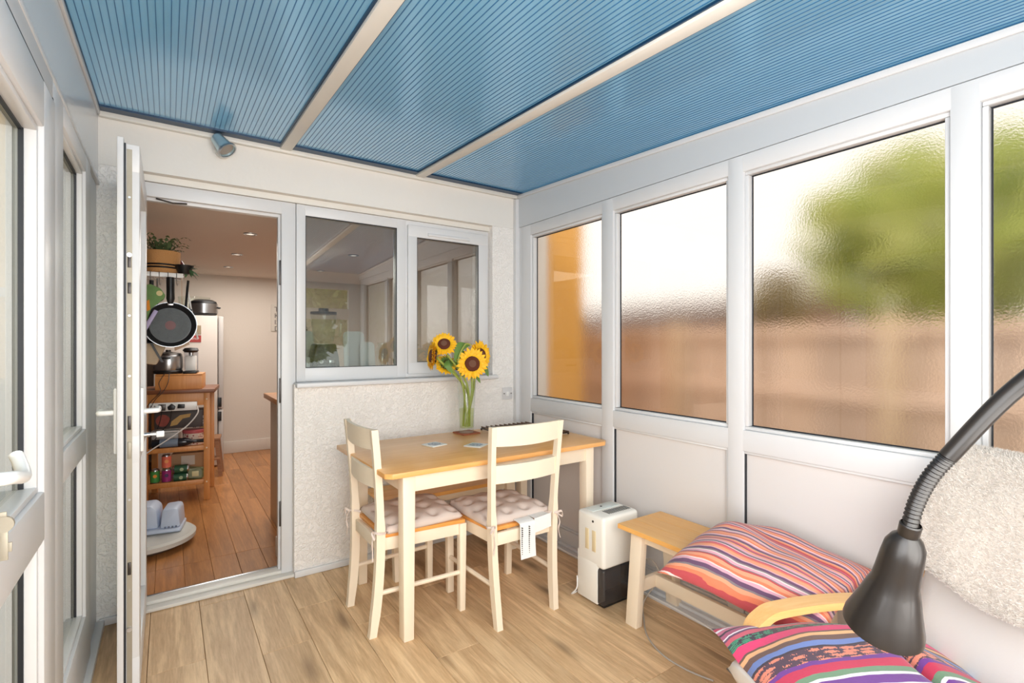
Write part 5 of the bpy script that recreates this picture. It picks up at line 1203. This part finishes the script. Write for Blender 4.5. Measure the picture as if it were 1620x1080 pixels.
nw = thing('neighbour_wall', 'garden boundary wall outside, parallel to the left glazing', 'wall', (0, 0, 0))
B().box(-2.0, -1.75, -2.5, 6.5, -.13, 3.0).obj('rendered_wall', plain('pale_yellow_render', (242, 218, 176), .9, bump=.9, bscale=40), nw, smooth=False)
t = thing('water_butt', 'grey-green rounded water butt outside by the pale yellow wall', 'water butt', (-.62, 2.66, -.13))
B().lathe([(0, 0), (.17, 0), (.19, .1), (.2, .6), (.19, 1.15), (.195, 1.2), (.15, 1.3), (0, 1.34)], 36).obj('barrel', plain('butt_green', (150, 160, 150), .5), t)
t = thing('garden_chest', 'pale grey cabinet standing outside against the pale yellow wall', 'cabinet', (-1.44, 4.7, -.13)); B().box(-.24, .3, -.4, .4, 0, 1.7, .02).obj('carcass', plain('chest_grey', (196, 200, 196), .5), t); B().box(-.26, .32, -.42, .42, 1.7, 1.76, .02).obj('lid', plain('chest_lid', (176, 184, 180), .5), t)
# garden fence right
fc = thing('garden_fence', 'brown close-board garden fence beyond the frosted windows', 'fence', (4.3, 0, -.13))
fw_ = wood('fence_wood', (184, 158, 138), (228, 206, 188), 'Z', .7, .8, fine=.8, random_tint=.2)
bm_ = B(); bm_.box(-.01, .012, 0, .145, 0, 1.60, .003, 1); fmesh = bm_.mesh('board', fw_, smooth=False)
yy = -3.0; k = 0
while yy < 9.5:
    link('board', fmesh, fc, (.014 * (k % 2), yy, 0)); yy += .15; k += 1
for yy in (-2.2, -.4, 1.4, 3.2, 5.0, 6.8, 8.6): B().box(-.11, -.01, yy - .05, yy + .05, 0, 1.66, .004).obj('post', plain('fence_post', (206, 184, 156), .8), fc)
for z in (.35, 1.0, 1.5): B().box(-.06, -.012, -3, 9.5, z, z + .07, .003).obj('rail', fw_, fc)
def tree(name, label, x, y, h0, crown, seeds, cols, trunk=True, cnt=1700, cat='tree', group=None, leaf=.10):
    t = thing(name, label, cat, (x, y, -.13), group=group); rr = random.Random(seeds)
    if trunk:
        b = B(); b.tube(smoothpts([(0, 0, 0), (.05, .03, h0 * .5), (0, 0, h0), (.05, 0, h0 + crown[2] * .6)], 5), [.09 - .004 * i for i in range(16)], 8)
        for k in range(7):
            a = rr.uniform(0, 2 * PI); b.tube([(0, 0, h0 * .8), (math.cos(a) * crown[0] * .4, math.sin(a) * crown[1] * .4, h0 + rr.uniform(0, crown[2] * .5)), (math.cos(a) * crown[0] * .8, math.sin(a) * crown[1] * .8, h0 + rr.uniform(.1, crown[2] * .6))], [.03, .02, .008], 6)
        b.obj('trunk', plain('bark', (120, 96, 80), .9), t)
    verts, faces = [], []
    for _ in range(cnt):
        while True:
            p = Vector([rr.uniform(-1, 1) for _ in range(3)])
            if .25 < p.length < 1 and noise.noise(p * 2.2 + Vector((seeds, 0, 0))) > -.12: break
        c = Vector((p.x * crown[0], p.y * crown[1], h0 + crown[2] * .5 + p.z * crown[2])); d = Vector([rr.uniform(-1, 1) for _ in range(3)]).normalized(); s = d.cross(Vector([rr.uniform(-1, 1) for _ in range(3)])).normalized()
        L = leaf * rr.uniform(.6, 1.3); n0 = len(verts); verts += [c - d * L, c + s * L * .45, c + d * L, c - s * L * .45]; faces.append((n0, n0 + 1, n0 + 2, n0 + 3))
    me = bpy.data.meshes.new('crown'); me.from_pydata(verts, [], faces); m_, nt, pb = new_mat('foliage'); oi = N(nt, 'ShaderNodeNewGeometry'); rp = ramp(nt, cols); nt.links.new(oi.outputs['Random Per Island'], rp.inputs['Fac']); nt.links.new(rp.outputs[0], pb.inputs['Base Color'])
    pb.inputs['Roughness'].default_value = .6; tl = N(nt, 'ShaderNodeBsdfTranslucent'); nt.links.new(rp.outputs[0], tl.inputs[0]); mx = N(nt, 'ShaderNodeMixShader'); mx.inputs[0].default_value = .5
    nt.links.new(pb.outputs[0], mx.inputs[1]); nt.links.new(tl.outputs[0], mx.inputs[2]); nt.links.new(mx.outputs[0], nt.nodes['Material Output'].inputs['Surface'])
    me.materials.append(m_); link('crown', me, t, kind='stuff'); return t
GR = [(0, (170, 188, 92)), (.5, (206, 214, 124)), (1, (230, 232, 164))]
tree('garden_tree', 'bright green tree beyond the fence behind the large frosted window', 5.1, 1.35, 1.95, (.8, 1.1, .75), 3, GR, leaf=.10, cnt=2600)
tree('garden_shrub', 'yellow-green shrub beyond the fence at the far right window', 5.15, -.5, 1.35, (.75, .7, .7), 8, GR, leaf=.09, cnt=1700)
tree('garden_shrub', 'loose twiggy bush leaning to the second frosted window', 5.3, 2.75, 1.7, (.6, .3, .35), 12, [(0, (150, 130, 100)), (1, (190, 180, 130))], leaf=.07, cnt=500)
tree('garden_tree', 'leafy green tree behind the end wall of the conservatory', 1.7, -4.2, 1.6, (1.8, .9, 1.2), 21, GR, cnt=4500, leaf=.12)
tree('garden_hedge', 'green hedge across the garden behind the conservatory', -1.8, -4.8, .5, (1.9, .7, 1.2), 31, GR, cnt=4500, trunk=False, cat='hedge', leaf=.12)
# neighbour's house behind the fence: brown gable
nb = thing('neighbour_shed', 'brown garden shed behind the fence', 'shed', (7.2, 5.2, -.13))
b = B(); b.prism([(-1.2, 0), (1.2, 0), (1.2, 1.75), (0, 2.05), (-1.2, 1.75)], 'Y', -2.0, 2.0); b.obj('shed_body', plain('shed_brown', (150, 116, 96), .8), nb, smooth=False)
b = B(); b.prism([(-1.3, 1.74), (0, 2.07), (1.3, 1.74), (1.3, 1.79), (0, 2.13), (-1.3, 1.79)], 'Y', -2.1, 2.1); b.obj('shed_roof', plain('shed_felt', (110, 96, 88), .9), nb, smooth=False)
